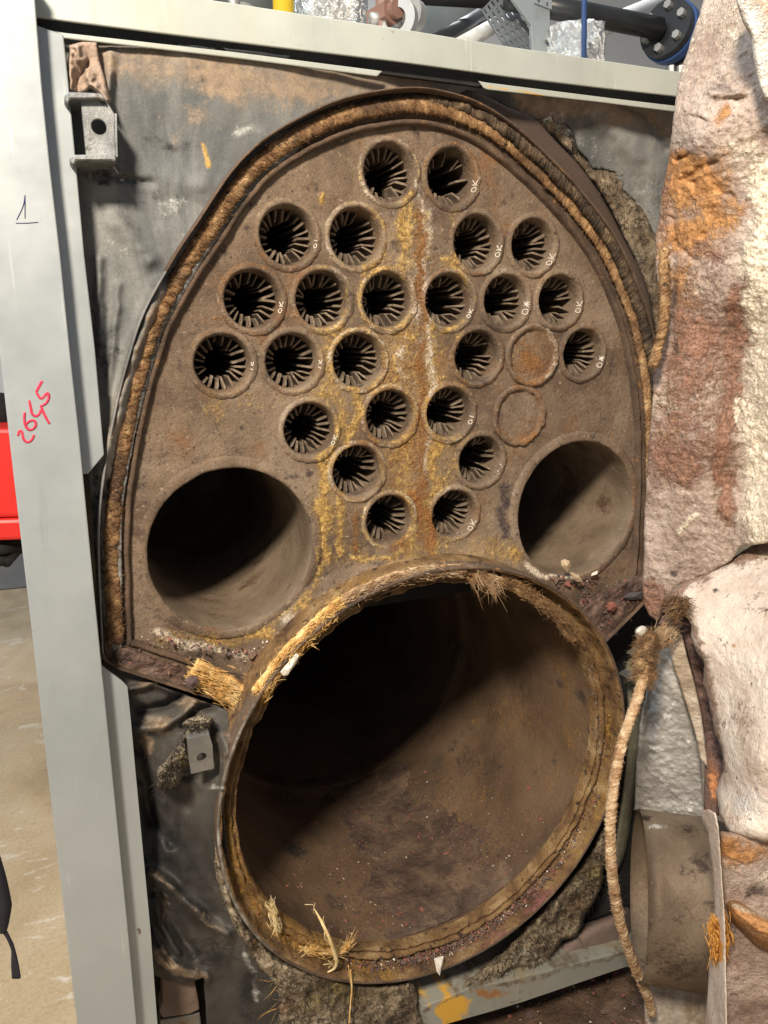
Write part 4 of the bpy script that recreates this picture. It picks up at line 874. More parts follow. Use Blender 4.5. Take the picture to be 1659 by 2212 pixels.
tag(o, 'torn tan cloth flap hanging above the hinge bracket', 'cloth flap')
o = relief('dark_recess_cloth', [(148, 222), (182, 212), (192, 350), (262, 345), (262, 372), (170, 380), (158, 300)], .022, 4, M_black, None, 0, 8, [(.002, 30, 3)], .005)  # black sheet paints the shade in the gap behind the bracket
tag(o, 'added black patch for the shade behind the hinge bracket', 'shade patch')
# lower tab
tb = empty('mounting_tab', tuple(P([(436, 1636)], -.07)[0]), 'dull bent steel tab with a round hole on the crumpled cloth', 'tab')
o = plate_hole('tab_plate', [(404, 1598), (452, 1586), (459, 1610), (462, 1660), (413, 1672), (408, 1640)], (436, 1636), .0060, -.078, .004, M_tab, tb)
mb = MB(); a = P([(404, 1598), (452, 1586)], -.0778); b = P([(402, 1586), (449, 1572)], -.066); c = P([(404, 1578), (446, 1564)], -.02)
mb.add(np.r_[a, b, c, a+[0, .004, .0], b+[0, .003, -.003], c+[0, 0, -.004]], [(0, 2, 3, 1), (2, 4, 5, 3), (6, 7, 9, 8), (8, 9, 11, 10), (0, 6, 8, 2), (2, 8, 10, 4), (1, 3, 9, 7), (3, 5, 11, 9)]); fixnormals(mb.build('tab_bend', M_tab, tb, True))
ZT = lambda l: [(274.3+.1984*x, 1426.4+.1984*y) for x, y in l]
o = relief('wool_tuft', ZT([(640,735),(560,880),(480,1010),(420,1100),(335,1190),(325,1385),(440,1390),(520,1375),(595,1290),(620,1160),(690,1130),(670,950),(660,860),(760,830),(900,720),(930,640),(830,605),(700,625),(600,690)]), -.044, 2.2, M_wool, None, .020, 12, [(.012, 40, 4), (.005, 120, 3, True)], .03, [('b', 390, 1655, 14, 22, 0, 1.0), ('b', 400, 1570, 50, 30, 1, .3), ('b', 365, 1690, 20, 14, 1, .4), ('b', 350, 1680, 16, 20, 2, .5), ('b', 410, 1560, 30, 20, 2, .4)], True, None, 3, 6)
tag(o, 'ragged wool tuft with yellow and rust patches behind the steel tab', 'wool'); fuzz(o, 900, .012, .00035, M_wool, 4)
# lug at the very bottom left
M_lug = crusty('brown_lug', [(.3, (.13, .09, .07)), (.7, (.22, .16, .13))], 12, bump=.3, grain=.2)
lg = empty('floor_lug', tuple(P([(390, 2190)], .03)[0]), 'brown painted steel lug under the hem of the crumpled cloth', 'lug')
plate_poly('lug_body', [(350, 2105), (418, 2100), (430, 2165), (432, 2182), (410, 2192), (350, 2200), (344, 2185), (352, 2165)], .045, .03, M_lug, lg, .003)
plate_poly('lug_foot', [(346, 2204), (432, 2188), (440, 2262), (346, 2262)], .052, .03, M_tab, lg, .002)

# ================================================================ DOOR
door = empty('boiler_door', tuple(P([(1560, 1300)], -.15)[0]), 'open boiler door with pink and orange crusted refractory lining facing the boiler', 'boiler door')
M_refr = crusty('burnt_refractory', [(0.28, (0.20, 0.13, 0.105)), (0.45, (0.34, 0.255, 0.21)), (0.6, (0.49, 0.395, 0.34)), (0.78, (0.62, 0.52, 0.455))], 7, speck=[((0.62, 0.50, 0.38), 50, 0.60, 0.74), ((0.22, 0.12, 0.09), 22, 0.58, 0.78), ((0.16, 0.09, 0.07), 180, 0.62, 0.72), ((0.68, 0.58, 0.47), 120, 0.62, 0.72)], bump=1.0, bdist=.004, fine=260, grain=.4, chan_noise=(22, 110), soft_amt=.85,
   chans=([(.3, (.33, .145, .05)), (.7, (.55, .29, .12))], [(.3, (.56, .46, .33)), (.7, (.80, .72, .60))], [(.3, (.20, .10, .07)), (.7, (.34, .195, .135))], (.10, .075, .065)))
M_cream = crusty('cream_refractory', [(0.28, (0.40, 0.295, 0.24)), (0.44, (0.56, 0.46, 0.385)), (0.58, (0.64, 0.555, 0.475)), (0.75, (0.70, 0.63, 0.56))], 9, speck=[((0.12, 0.07, 0.06), 62, 0.645, 0.69), ((0.55, 0.38, 0.31), 11, 0.56, 0.78), ((.16, .09, .075), 150, .66, .71)], bump=0.9, bdist=.004, fine=240, grain=.18,
   chans=([(.3, (.42, .18, .06)), (.7, (.60, .32, .14))], (.80, .78, .74), [(.3, (.20, .12, .09)), (.7, (.36, .24, .18))], (.05, .04, .035)), soft_amt=.8)
M_board = crusty('grey_fibre_board', [(0.3, (0.30, 0.285, 0.27)), (0.55, (0.45, 0.43, 0.405)), (0.75, (0.58, 0.555, 0.525))], 16, speck=[((0.80, 0.79, 0.76), 42, 0.60, 0.68), ((0.16, 0.13, 0.11), 60, 0.70, 0.76)], bump=1.0, bdist=.004, fine=160, grain=.2)
M_stain_board = crusty('sooty_white_board', [(0.28, (0.12, 0.085, 0.06)), (0.42, (0.32, 0.24, 0.16)), (0.6, (0.66, 0.60, 0.52)), (0.8, (0.80, 0.77, 0.72))], 10, aniso=(1, 1, .45), bump=.7)
M_edge = crusty('cut_board_edge', [(0.3, (0.22, 0.165, 0.12)), (0.5, (0.42, 0.34, 0.26)), (0.72, (0.60, 0.52, 0.43))], 22, aniso=(.5, 1, 2.5), bump=.8)
M_crumb = crusty('rust_crumb', [(0.3, (0.05, 0.032, 0.027)), (0.55, (0.14, 0.085, 0.072)), (0.75, (0.30, 0.18, 0.145))], 70, speck=[((0.7, 0.62, 0.52), 110, 0.64, 0.72)], bump=1, bdist=.004, chans=([(.3, (.36, .13, .05)), (.7, (.55, .26, .12))], None, None, None))
M_pinkboard = crusty('pale_pink_board', [(.3, (.46, .34, .27)), (.55, (.64, .53, .45)), (.75, (.74, .65, .57))], 16, speck=[((.40, .20, .11), 26, .58, .75)], bump=.6, chans=([(.3, (.5, .2, .04)), (.7, (.72, .36, .08))], None, None, None))
A_L = [(1530,-40),(1512,30),(1499,65),(1484,115),(1470,155),(1460,210),(1454,260),(1447,325),(1444,350),(1434,395),(1427,435),(1424,475),(1417,505),(1414,560),(1425,640),(1424,760),(1412,800),(1409,878),(1402,953),(1397,1028),(1392,1106),(1391,1200),(1387,1262),(1390,1305),(1402,1330),(1422,1345),(1436,1300),(1470,1262),(1530,1240),(1580,1212),(1600,1180)]
A_R = [(1760,1160),(2000,1100),(2000,-40)]
YA = [(1530,0,-.06),(1447,325,-.045),(1424,600,-.04),(1400,1000,-.04),(1390,1300,-.04),(1720,0,-.225),(1720,380,-.225),(1600,300,-.165),(1575,653,-.150),(1548,950,-.135),(1560,1090,-.135),(1590,1200,-.15),(1480,1260,-.09),(1500,300,-.11),(1490,800,-.098),(1470,1050,-.09),(1600,700,-.150),(1592,900,-.138),(1590,1050,-.138),(1632,800,-.165),(1632,1000,-.160),(1720,650,-.245),(1720,850,-.255),(1720,1050,-.255),(1690,1150,-.24),(1760,700,-.28),(1760,1100,-.29),(2000,0,-.39),(2000,600,-.41),(2000,1100,-.42)]
AM = [('l', [(1690, 380), (1680, 700), (1675, 1160)], 62, 1, 1.7), ('l', [(1640, 640), (1632, 900), (1625, 1150)], 24, 1, .75), ('l', [(1592, 620), (1575, 800), (1562, 1000), (1570, 1120)], 26, 2, .95), ('l', [(1645, 640), (1640, 900)], 14, 0, .5), ('b', 1584, 890, 15, 34, 1, 1.9), ('b', 1560, 60, 90, 90, 1, .55), ('b', 1600, 330, 60, 60, 1, .55),('b', 1530, 120, 80, 180, 1, .42), ('l', [(1450, 330), (1435, 420), (1425, 500)], 16, 2, .7),('b', 1490, 800, 120, 260, 2, .72), ('b', 1460, 480, 90, 140, 0, .6), ('b', 1470, 1120, 90, 120, 1, .22), ('b', 1450, 930, 30, 90, 0, .5),('b', 1490, 400, 85, 60, 0, 1.25), ('b', 1460, 370, 50, 40, 0, 1.3), ('b', 1480, 520, 75, 60, 0, .95), ('b', 1550, 450, 50, 80, 0, .85), ('b', 1470, 620, 60, 60, 0, .75), ('b', 1560, 250, 24, 24, 0, .9), ('b', 1550, 330, 30, 40, 0, .5), ('b', 1500, 620, 70, 40, 1, .5),
      ('b', 1500, 720, 60, 60, 2, 1.15), ('b', 1480, 690, 40, 30, 2, .9), ('b', 1490, 840, 70, 60, 2, .8), ('b', 1460, 1000, 70, 70, 2, 1.0), ('b', 1520, 950, 50, 50, 2, .75), ('b', 1540, 600, 30, 60, 2, .5), ('b', 1520, 550, 60, 36, 2, .7), ('b', 1430, 690, 16, 60, 2, .8), ('b', 1420, 960, 30, 60, 2, .6),
      ('b', 1432, 870, 30, 40, 1, .85), ('b', 1520, 850, 24, 30, 1, .75), ('b', 1460, 990, 24, 16, 1, .7), ('b', 1530, 930, 22, 60, 1, .6), ('l', [(1470, 1150), (1505, 1110)], 7, 1, 1.1), ('b', 1545, 1080, 12, 50, 1, .5), ('b', 1500, 300, 60, 40, 1, .3), ('b', 1410, 1300, 34, 44, 2, .9), ('b', 1452, 1235, 10, 8, 3, 1.1), ('b', 1555, 190, 36, 24, 3, .6), ('b', 1455, 660, 8, 60, 3, .7), ('b', 1460, 740, 8, 40, 3, .6), ('b', 1480, 1200, 90, 60, 3, .36)]
def a_extra(q):
    e = -ridge(q, [(1454, 350), (1485, 332)], 5, .012)-ridge(q, [(1500, 395), (1480, 385), (1515, 360), (1545, 345)], 8, .014)-ridge(q, [(1445, 470), (1452, 520), (1450, 640)], 6, .014)+ridge(q, [(1540, 205), (1600, 200)], 12, .014)-ridge(q, [(1540, 218), (1610, 214)], 6, .008)
    e += -ridge(q, [(1462, 535), (1500, 560)], 6, .012)-ridge(q, [(1555, 410), (1580, 425)], 6, .010)+ridge(q, [(1500, 240), (1540, 250)], 10, .006)-ridge(q, [(1490, 252), (1530, 260)], 4, .008)-ridge(q, [(1485, 950-80), (1492, 830)], 4, .005)+ridge(q, [(1540, 170), (1560, 190)], 20, -.012)
    e += -ridge(q, [(1590, 620), (1572, 800), (1556, 1000), (1562, 1100)], 12, .006)-ridge(q, [(1545, 1095), (1575, 1150)], 8, .010)
    return e*.6
relief('edge_lining', A_L+A_R, YA, 2.8, M_refr, door, .002, 5, [(.0022, 10, 3), (.0030, 45, 4), (.0030, 70, 4, True), (.0024, 150, 3)], .06, AM, False, a_extra, 1.4, 3, (.8, .6, 0))
# inner step piece seen at the very top right
relief('upper_lining', [(1582,-40),(1592,10),(1605,50),(1622,80),(1628,130),(1640,190),(1652,215),(1700,240),(1760,260),(2000,300),(2000,-40)], [(1590,0,-.215),(1640,150,-.222),(1740,0,-.262),(1740,200,-.262),(2000,0,-.42),(2000,280,-.42)], 4, M_cream, door, .006, 10, [(.004, 30, 4)], .05, [('l', [(1605, 0), (1640, 80), (1665, 200)], 40, 1, .75), ('b', 1680, 60, 60, 120, 0, .35)], False)
CB = [(1436,1300),(1452,1275),(1480,1255),(1530,1236),(1575,1210),(1620,1180),(1690,1150),(1760,1130),(2000,1060),(2000,1880),(1760,1830),(1640,1815),(1575,1800),(1555,1760),(1546,1708),(1562,1668),(1560,1629),(1547,1589),(1537,1547),(1530,1510),(1518,1475),(1521,1433),(1503,1406),(1493,1381),(1493,1352),(1475,1312),(1450,1312)]
relief('burner_block', CB, [(1440,1300,-.095),(1520,1245,-.11),(1620,1180,-.14),(1740,1130,-.19),(1500,1370,-.165),(1530,1480,-.20),(1562,1700,-.26),(1600,1400,-.24),(1740,1350,-.32),(1740,1700,-.36),(1640,1650,-.33),(1600,1780,-.32),(2000,1080,-.44),(2000,1450,-.50),(2000,1800,-.50)], 4, M_cream, door, .010, 22, [(.004, 10, 3), (.0028, 50, 3), (.0018, 140, 3)], .06,
       [('l', [(1440, 1296), (1500, 1250), (1580, 1212), (1660, 1165)], 22, 2, .95), ('l', [(1495, 1360), (1525, 1440), (1550, 1560), (1562, 1650)], 10, 2, .8), ('b', 1640, 1300, 60, 50, 2, .35), ('b', 1600, 1560, 50, 60, 2, .4), ('b', 1560, 1420, 30, 40, 2, .3), ('b', 1610, 1740, 60, 50, 1, .5), ('b', 1580, 1760, 40, 30, 0, .35), ('b', 1620, 1450, 3, 4, 3, .9), ('b', 1585, 1395, 6, 5, 0, 1.0), ('b', 1545, 1275, 8, 5, 3, .9), ('b', 1550, 1590, 20, 60, 1, .45), ('b', 1620, 1250, 60, 40, 1, .3), ('b', 1600, 1600, 40, 60, 2, .12)], False, None, 2.5, 7)
relief('lower_lining', [(1555,1795),(1600,1800),(1760,1815),(2000,1860),(2000,2280),(1560,2280),(1556,2100),(1562,1960),(1556,1880)], [(1560,1850,-.31),(1560,2200,-.31),(1740,1850,-.36),(1740,2250,-.36),(2000,1880,-.47),(2000,2250,-.47)], 4.2, M_refr, door, .008, 14, [(.010, 20, 4), (.003, 90, 3)], .05,
       [('b', 1600, 1840, 70, 40, 0, .95), ('b', 1650, 1900, 30, 26, 1, .6), ('b', 1640, 1925, 26, 14, 3, .9), ('b', 1610, 2100, 60, 90, 2, .3), ('b', 1640, 2150, 40, 60, 0, .3), ('b', 1580, 1990, 12, 40, 3, .7)], False)
relief('rolled_crust', [(1568,1952),(1590,1945),(1630,1968),(1690,1995),(1760,2010),(1960,2050),(1960,2120),(1760,2062),(1690,2062),(1640,2052),(1600,2015),(1575,1985)], [(1575,1960,-.315),(1740,2030,-.375),(1640,1990,-.345),(1960,2080,-.47)], 3.0, M_refr, door, .034, 36, [(.009, 26, 4), (.005, 80, 4, True)], .03, [('l', [(1580, 1965), (1700, 2020)], 50, 0, 1.2), ('l', [(1590, 1955), (1720, 2005)], 8, 1, .6)], True)
relief('grey_insulation_ring', [(1416,1401),(1423,1388),(1440,1380),(1455,1410),(1465,1440),(1478,1475),(1488,1510),(1500,1547),(1512,1609),(1517,1700),(1518,1774),(1440,1760),(1374,1752),(1371,1735),(1376,1621),(1384,1547),(1393,1510),(1398,1480),(1418,1445)], [(1418,1425,-.075),(1370,1740,-.02),(1385,1540,-.055),(1455,1400,-.10),(1515,1780,-.095),(1440,1600,-.078)], 2.8, M_board, door, .006, 4, [(.0055, 40, 4), (.0035, 110, 3)], .04, None, True, lambda q: -ridge(q, [(1412, 1470), (1404, 1580), (1392, 1660)], 12, .010), 1.5, 2)
relief('insulation_edge', [(1440,1372),(1463,1366),(1474,1372),(1485,1420),(1500,1473),(1515,1542),(1523,1604),(1530,1660),(1512,1640),(1503,1590),(1490,1547),(1478,1510),(1467,1475),(1455,1440),(1446,1408)], [(1460,1380,-.115),(1485,1420,-.13),(1515,1600,-.160),(1525,1660,-.18)], 2.2, M_edge, door, .003, 3, [(.003, 60, 3), (.002, 200, 3, False, (.3, 1, 4))], .03, None, False)
relief('rust_seam', [(1418,1352),(1432,1330),(1455,1316),(1480,1308),(1500,1350),(1510,1400),(1530,1440),(1540,1500),(1552,1560),(1566,1630),(1568,1680),(1558,1760),(1520,1770),(1522,1660),(1524,1600),(1512,1530),(1497,1460),(1484,1405),(1470,1362),(1450,1345)], [(1430,1345,-.085),(1460,1330,-.10),(1510,1400,-.128),(1545,1600,-.165),(1545,1760,-.22)], 2.4, M_crumb, door, .003, 4, [(.008, 60, 4), (.004, 150, 3)], .03, [('b', 1540, 1690, 16, 50, 0, 1.0)], False)
relief('pale_strip', [(1515,1752),(1530,1748),(1546,1756),(1553,1790),(1560,1900),(1567,2000),(1568,2100),(1572,2270),(1520,2270),(1534,2060),(1544,1960),(1540,1880),(1530,1800),(1517,1770)], [(1518,1752,-.300),(1535,1780,-.325),(1550,1850,-.340),(1560,2000,-.348),(1550,2260,-.348)], 2.6, M_pinkboard, door, .002, 3, [(.004, 40, 3), (.0025, 120, 3)], .03, [('b', 1550, 2040, 14, 40, 0, 1.1), ('b', 1530, 1720, 16, 20, 0, .8)], False, None, 1, 4)
relief('lower_board', [(1388,2100),(1440,2105),(1500,2120),(1540,2125),(1545,2280),(1398,2280),(1392,2180)], [(1390,2100,-.11),(1395,2260,-.11),(1540,2120,-.17),(1540,2260,-.17)], 3.4, M_stain_board, door, .004, 10, [(.004, 30, 3), (.002, 110, 3)], .03, None, False)
fibre_bundle('orange_tuft', [(1540, 1985), (1548, 2020), (1552, 2060)], -.335, .014, 240, .028, crusty('orange_fibre', [(.3, (.42, .17, .03)), (.7, (.68, .36, .09))], 40, bump=.2), 'frayed orange fibre tuft beside the burner tube', 'fibres', 31, .0011, .12, .004)
fibre_bundle('brown_tuft', [(1438, 1312), (1456, 1304), (1474, 1312)], -.150, .014, 420, .020, M_rope, 'frayed brown fibres under the cream burner block', 'fibres', 32, .0007, .5, .006)
fibre_bundle('pale_tuft', [(1418, 1388), (1432, 1366), (1450, 1352)], -.125, .016, 420, .022, M_ropepale, 'pale fibre end stuffed on top of the grey insulation ring', 'fibres', 33, .0007, .28, .006)
# burner tube on the door
c0 = P([(1379, 1928)], -.115)[0]; dep = (c0-CAM)@_fw; rb = 170*dep/F0
ax = np.array([.815, -.579, -.0]); ax /= np.linalg.norm(ax); sd = np.cross(ax, [0, 0, 1]); sd /= np.linalg.norm(sd); up = np.cross(sd, ax)
prof = [(rb, .0), (rb, .02), (rb*.999, .05), (rb, .08), (rb, .100), (rb*.995, .116), (rb*.965, .128), (rb*.93, .133)]; prof_in = [(rb*.93, .131), (rb*.968, .123), (rb*.972, .09), (rb*.972, .03), (rb*.972, .0)]
pr = prof_in[::-1][:1]+prof+prof_in
V = []; nb = 120
for k in range(nb):
    t = 2*math.pi*k/nb
    V += [c0+ax*s+(sd*math.cos(t)+up*math.sin(t))*r for r, s in pr]
V = np.array(V); Fq = grid_faces(nb, len(pr), True)
M_burner = crusty('heat_stained_steel', [(0.3, (0.095, 0.066, 0.044)), (0.5, (0.18, 0.132, 0.090)), (0.7, (0.28, 0.215, 0.15))], 9, speck=[((0.062, 0.042, 0.03), 26, 0.56, 0.66), ((0.34, 0.29, 0.21), 90, 0.64, 0.72)], aniso=(1, 1, .6), rough=.55, metal=.35, bump=.3, grain=.25,
   chans=(None, (.75, .73, .68), None, [(.3, (.05, .034, .024)), (.7, (.085, .06, .042))]))
stn = masks(proj(V), [('b', 1425, 1785, 18, 6, 1, .9), ('b', 1440, 1768, 14, 4, 1, .8), ('l', [(1390, 2070), (1440, 2080), (1530, 2090)], 30, 3, .62), ('b', 1450, 2030, 60, 50, 3, .5), ('b', 1400, 1900, 20, 80, 3, .3), ('b', 1500, 1790, 40, 14, 3, .5)])
fixnormals(mesh_obj('burner_tube', V, Fq, M_burner, door, True, stn))
# rope hanging from the door and the small rope end
c = catmull(P([(1402, 1380), (1397, 1402), (1392, 1432), (1389, 1466)], [-.125, -.140, -.155, -.168]), 6)
hang = empty('hanging_rope', tuple(c[0]), 'long pale braided rope seal hanging loose in front of the furnace ring', 'rope')
twisted(c, .0115, 5, .03, 41, 8000, .012, .9).build('frayed_knot', M_rope, hang)
c = catmull(P([(1391, 1460), (1377, 1508), (1359, 1560), (1342, 1610), (1327, 1690), (1319, 1760), (1320, 1860), (1333, 1960), (1350, 2030), (1372, 2090), (1398, 2150), (1408, 2190)], np.interp(np.arange(12), [0, 6, 11], [-.172, -.205, -.150])), 6)
twisted(c, .0068, 6, .016, 42, 9000, .0036, .5).build('braid', M_ropepale, hang)
c = catmull(P([(1436, 540), (1434, 580), (1436, 640), (1432, 700), (1422, 750), (1411, 790)], [-.075, -.08, -.085, -.085, -.085, -.085]), 6)
o = twisted(c, .0066, 4, .022, 43, 2200, .005, .5).build('door_rope', M_rope); tag(o, 'short orange rope end hanging off the left edge of the door lining', 'rope')
o = relief('plaster_lump', [(1372, 1362), (1385, 1352), (1398, 1356), (1400, 1372), (1390, 1382), (1376, 1378)], -.11, 1.8, crusty('white_lump', [(.3, (.4, .3, .25)), (.6, (.75, .70, .62))], 60, bump=.8), None, .016, 10, [(.004, 90, 3)], .02)
tag(o, 'small white crusty lump beside the ledge corner at the door', 'lump')

# ================================================================ LOOSE PIECES
for px_, lab, sd_0 in (([(240,1434),(262,1398),(330,1420),(430,1458),(545,1503),(550,1534),(400,1492),(300,1458)], 'rusty scale crust caked along the lower left ledge', 3), ([(1236,1330),(1300,1285),(1360,1250),(1392,1240),(1390,1298),(1340,1347),(1308,1390),(1285,1388),(1258,1360)], 'reddish scale crust caked in the lower right corner beside the door', 5)):
    o = relief('scale_crust', px_, -.006, 2.4, M_crust, None, .006, 10, [(.006, 40, 4), (.005, 110, 3)], .03, [('b', 1340, 1300, 60, 40, 2, .4), ('b', 350, 1440, 90, 30, 2, .3), ('l', [(250, 1436), (400, 1490), (540, 1530)], 6, 0, .4)], True, None, 3, sd_0)
    tag(o, lab, 'crust')
def flake(mb, c, n, size, rng, flat=.3):
    n = np.asarray(n, float); n /= np.linalg.norm(n); a = np.cross(n, rng.normal(size=3)); a /= np.linalg.norm(a); b = np.cross(n, a)
    k = rng.integers(4, 7); th = np.sort(rng.uniform(0, 2*math.pi, k)); r = size*rng.uniform(.5, 1.1, k); el = rng.uniform(.4, 1)
    tilt = n+rng.normal(size=3)*.25; top = [c+a*r[i]*math.cos(th[i])+b*r[i]*el*math.sin(th[i])+tilt*size*flat for i in range(k)]
    bot = [c+a*r[i]*.9*math.cos(th[i])+b*r[i]*el*.9*math.sin(th[i])-n*size*.1 for i in range(k)]
    mb.add(np.array(top+bot), [tuple(range(k)), tuple(range(2*k-1, k-1, -1))]+[(i, i+k, (i+1) % k+k, (i+1) % k) for i in range(k)])
M_flakes = [crusty('rust_flake', [(.3, (.10, .06, .045)), (.7, (.19, .125, .09))], 60, bump=.4), crusty('red_flake', [(.3, (.20, .07, .055)), (.7, (.34, .14, .11))], 60, bump=.4), crusty('purple_flake', [(.3, (.075, .05, .05)), (.7, (.15, .105, .10))], 60, bump=.4), crusty('white_flake', [(.3, (.55, .48, .38)), (.7, (.82, .78, .70))], 60, bump=.2)]
def scatter(name, label, places, sizes, probs, seed):
    rng = np.random.default_rng(seed)
    mbs = [MB() for _ in M_flakes]
    for c, n in places:
        m = rng.choice(4, p=probs); s = rng.lognormal(math.log(sizes), .45)*(.6 if m == 3 else 1)
        flake(mbs[m], np.asarray(c), n, s, rng)
    V = []; Fq = []; mi = []; n = 0
    for i, m in enumerate(mbs):
        if not m.V: continue
        v, f = m.all(); V.append(v); Fq += [tuple(k+n for k in q) for q in f]; mi += [i]*len(f); n += len(v)
    o = mesh_obj(name, np.concatenate(V), Fq, M_flakes, None, False)
    o.data.polygons.foreach_set('material_index', mi)
    return fixnormals(tag(o, label, 'debris', kind='stuff'))
na_, ny_ = 150, 150
aa = np.linspace(-math.pi/2-.42, -math.pi/2+.80, na_); yy_ = np.linspace(-.028, .62, ny_); ga, gy_ = np.meshgrid(aa, yy_, indexing='ij')
V = np.stack([RW*np.cos(ga).ravel(), gy_.ravel(), ZC+RW*np.sin(ga).ravel()], -1)
fa = np.exp(-((ga.ravel()+math.pi/2-.18)/.34)**2)*np.clip(1-gy_.ravel()/.62, 0, 1)
hh = fa*(.0050+.0040*fbm(V, 22, 4, 3)+.0030*fbm(V, 120, 3, 5))-.0012
V[:, 0] -= np.cos(ga).ravel()*hh; V[:, 2] -= np.sin(ga).ravel()*hh
tag(mesh_obj('ash', V, grid_faces(na_, ny_), crusty('ash_and_scale', [(.28, (.05, .033, .026)), (.48, (.115, .078, .058)), (.70, (.21, .145, .095))], 22, speck=[((.075, .05, .042), 30, .54, .70), ((.19, .075, .06), 60, .62, .72), ((.42, .34, .26), 190, .66, .73)], bump=1, bdist=.004)), 'brown ash and scale lying along the bottom of the furnace tube', 'ash', kind='stuff')
pl = []
while len(pl) < 5200:
    y = abs(RNG.normal())*.17-.02; t = RNG.normal()*.32+.16
    if y > .5 or abs(t) > 1: continue
    a = -math.pi/2+t; pl.append(((RW*.998*math.cos(a), y, ZC+RW*.998*math.sin(a)), (-math.cos(a), 0, -math.sin(a))))
scatter('furnace_debris', 'small rust and scale flakes strewn along the bottom of the furnace tube', pl, .0019, [.48, .10, .37, .05], 3)
pl = []
for _ in range(1500):
    a = -math.pi/2+RNG.normal()*.42+.25; r = RNG.uniform(.2985, .311); pl.append(((r*math.cos(a), RNG.uniform(-.064, -.045), ZC+r*math.sin(a)), (-math.cos(a)*.6, -.7, -math.sin(a)*.6)))
scatter('ring_debris', 'rust crumbs and white chips lying in the trough of the furnace ring', pl, .0020, [.38, .2, .28, .14], 4)
def along(pxa, pxb, Y, w, n, seed):
    rng = np.random.default_rng(seed); a, b = P([pxa, pxb], Y); d = b-a; out = []
    s = np.array([-d[2], 0, d[0]]); s /= np.linalg.norm(s)
    for _ in range(n): out.append((a+d*rng.random()+s*rng.normal()*w+np.array([0, -abs(rng.normal())*.003, 0]), (0, -1, .6)))
    return out
pl = along((255, 1408), (540, 1505), -.004, .006, 500, 1)+along((300, 1380), (620, 1420), -.006, .006, 200, 2)
scatter('ledge_debris', 'brown scale and white chips on the lower left ledge of the tube sheet', pl, .0020, [.42, .1, .3, .18], 5)
pl = along((1375, 1275), (1285, 1365), -.006, .012, 620, 3)+along((1250, 1300), (1350, 1330), -.004, .012, 500, 4)+along((1180, 1255), (1290, 1255), .0, .006, 120, 6)
scatter('corner_debris', 'reddish scale heaped in the lower right corner of the tube sheet', pl, .0026, [.40, .24, .30, .06], 6)
def leaf(name, px, Y, mat, label, cat='flake', bend=.004):
    q = P(px, Y); c = q.mean(0)+np.array([0, -bend, 0]); n = len(q)
    V = np.r_[q, [c], q+np.array([0, .0012, 0]), [c+np.array([0, .0012, 0])]]
    Fq = [(i, (i+1) % n, n) for i in range(n)]+[((i+1) % n+n+1, i+n+1, 2*n+1) for i in range(n)]+[(i, i+n+1, (i+1) % n+n+1, (i+1) % n) for i in range(n)]
    return tag(fixnormals(mesh_obj(name, V, Fq, mat, None, False)), label, cat)
M_tan = crusty('tan_flake', [(.3, (.36, .26, .16)), (.7, (.58, .46, .32))], 60, bump=.2)
leaf('scale_flake', [(1212, 1212), (1221, 1208), (1231, 1212), (1232, 1224), (1227, 1236), (1219, 1230), (1213, 1222)], -.018, M_tan, 'tan leaf shaped flake standing at the mouth of the right flue opening')
leaf('scale_flake', [(1230, 1236), (1241, 1238), (1253, 1246), (1259, 1257), (1248, 1257), (1237, 1249)], -.022, M_tan, 'tan leaf shaped flake lying below the right flue opening')
leaf('white_chip', [(938, 2072), (958, 2066), (957, 2082), (950, 2108), (944, 2100)], -.080, M_flakes[3], 'large white triangular chip standing in the bottom of the furnace ring', 'chip')
leaf('white_chip', [(606, 1452), (640, 1411), (646, 1416), (640, 1432), (622, 1458), (612, 1460)], -.080, M_flakes[3], 'white paper like chip on the upper left edge of the furnace mouth', 'chip')
leaf('white_chip', [(1280, 1238), (1292, 1233), (1292, 1240), (1278, 1244)], -.012, M_flakes[3], 'thin white chip at the lower right of the right flue opening', 'chip')
leaf('scale_flake', [(398, 1470), (410, 1460), (428, 1462), (430, 1476), (414, 1488), (404, 1484)], -.034, M_flakes[2], 'dark grey scale flake on the torn gasket bundle')
leaf('scale_flake', [(1345, 1290), (1362, 1280), (1388, 1278), (1386, 1294), (1362, 1296)], -.018, crusty('slate', [(.3, (.06, .055, .055)), (.7, (.11, .10, .10))], 30), 'slate grey scale slab in the lower right corner beside the door')
leaf('scale_flake', [(1312, 1302), (1325, 1300), (1334, 1310), (1326, 1322), (1313, 1318)], -.020, M_flakes[1], 'red scale flake in the lower right corner of the tube sheet')
pl = []
rng = np.random.default_rng(9)

# ================================================================ GROUND, ROOM, THINGS BEHIND
def floor_mat():
    k = NT('stained_floor'); n = k.noise(1.6, 6, .6, None, 1.2); c = k.ramp(n, [(.3, (.27, .20, .12)), (.5, (.42, .325, .205)), (.7, (.52, .43, .30))])
    w = k.noise(4, 6, .65, k.vec((1, 1.8, 1)), 2.5); c = k.mix(k.step(w, .57, .70, .75), c, (.66, .62, .55)); c = k.mix(k.step(k.noise(7, 4, .6, None, 1.0), .60, .75, .5), c, (.30, .22, .13))
    c = k.mix(k.step(k.noise(120, 3, .7), .42, .7, .35), c, (.22, .16, .10)); return k.out(c, .55, 0, k.bump(k.noise(90, 5, .7), .4, .004), .35)
ZF = -1.0
mb = MB(); mb.add([(-6, -4, ZF), (6, -4, ZF), (6, 6, ZF), (-6, 6, ZF)], [(0, 1, 2, 3)]); tag(mb.build('floor', floor_mat()), kind='structure')
k = NT('grey_wall'); M_wall = k.out(k.mix(k.noise(2, 4), (.50, .51, .50), (.62, .62, .60)), .9)
mb = MB(); mb.box((-6, 4.0, ZF), (6, 4.2, 3.4)); tag(mb.build('wall', M_wall, None, False), kind='structure')
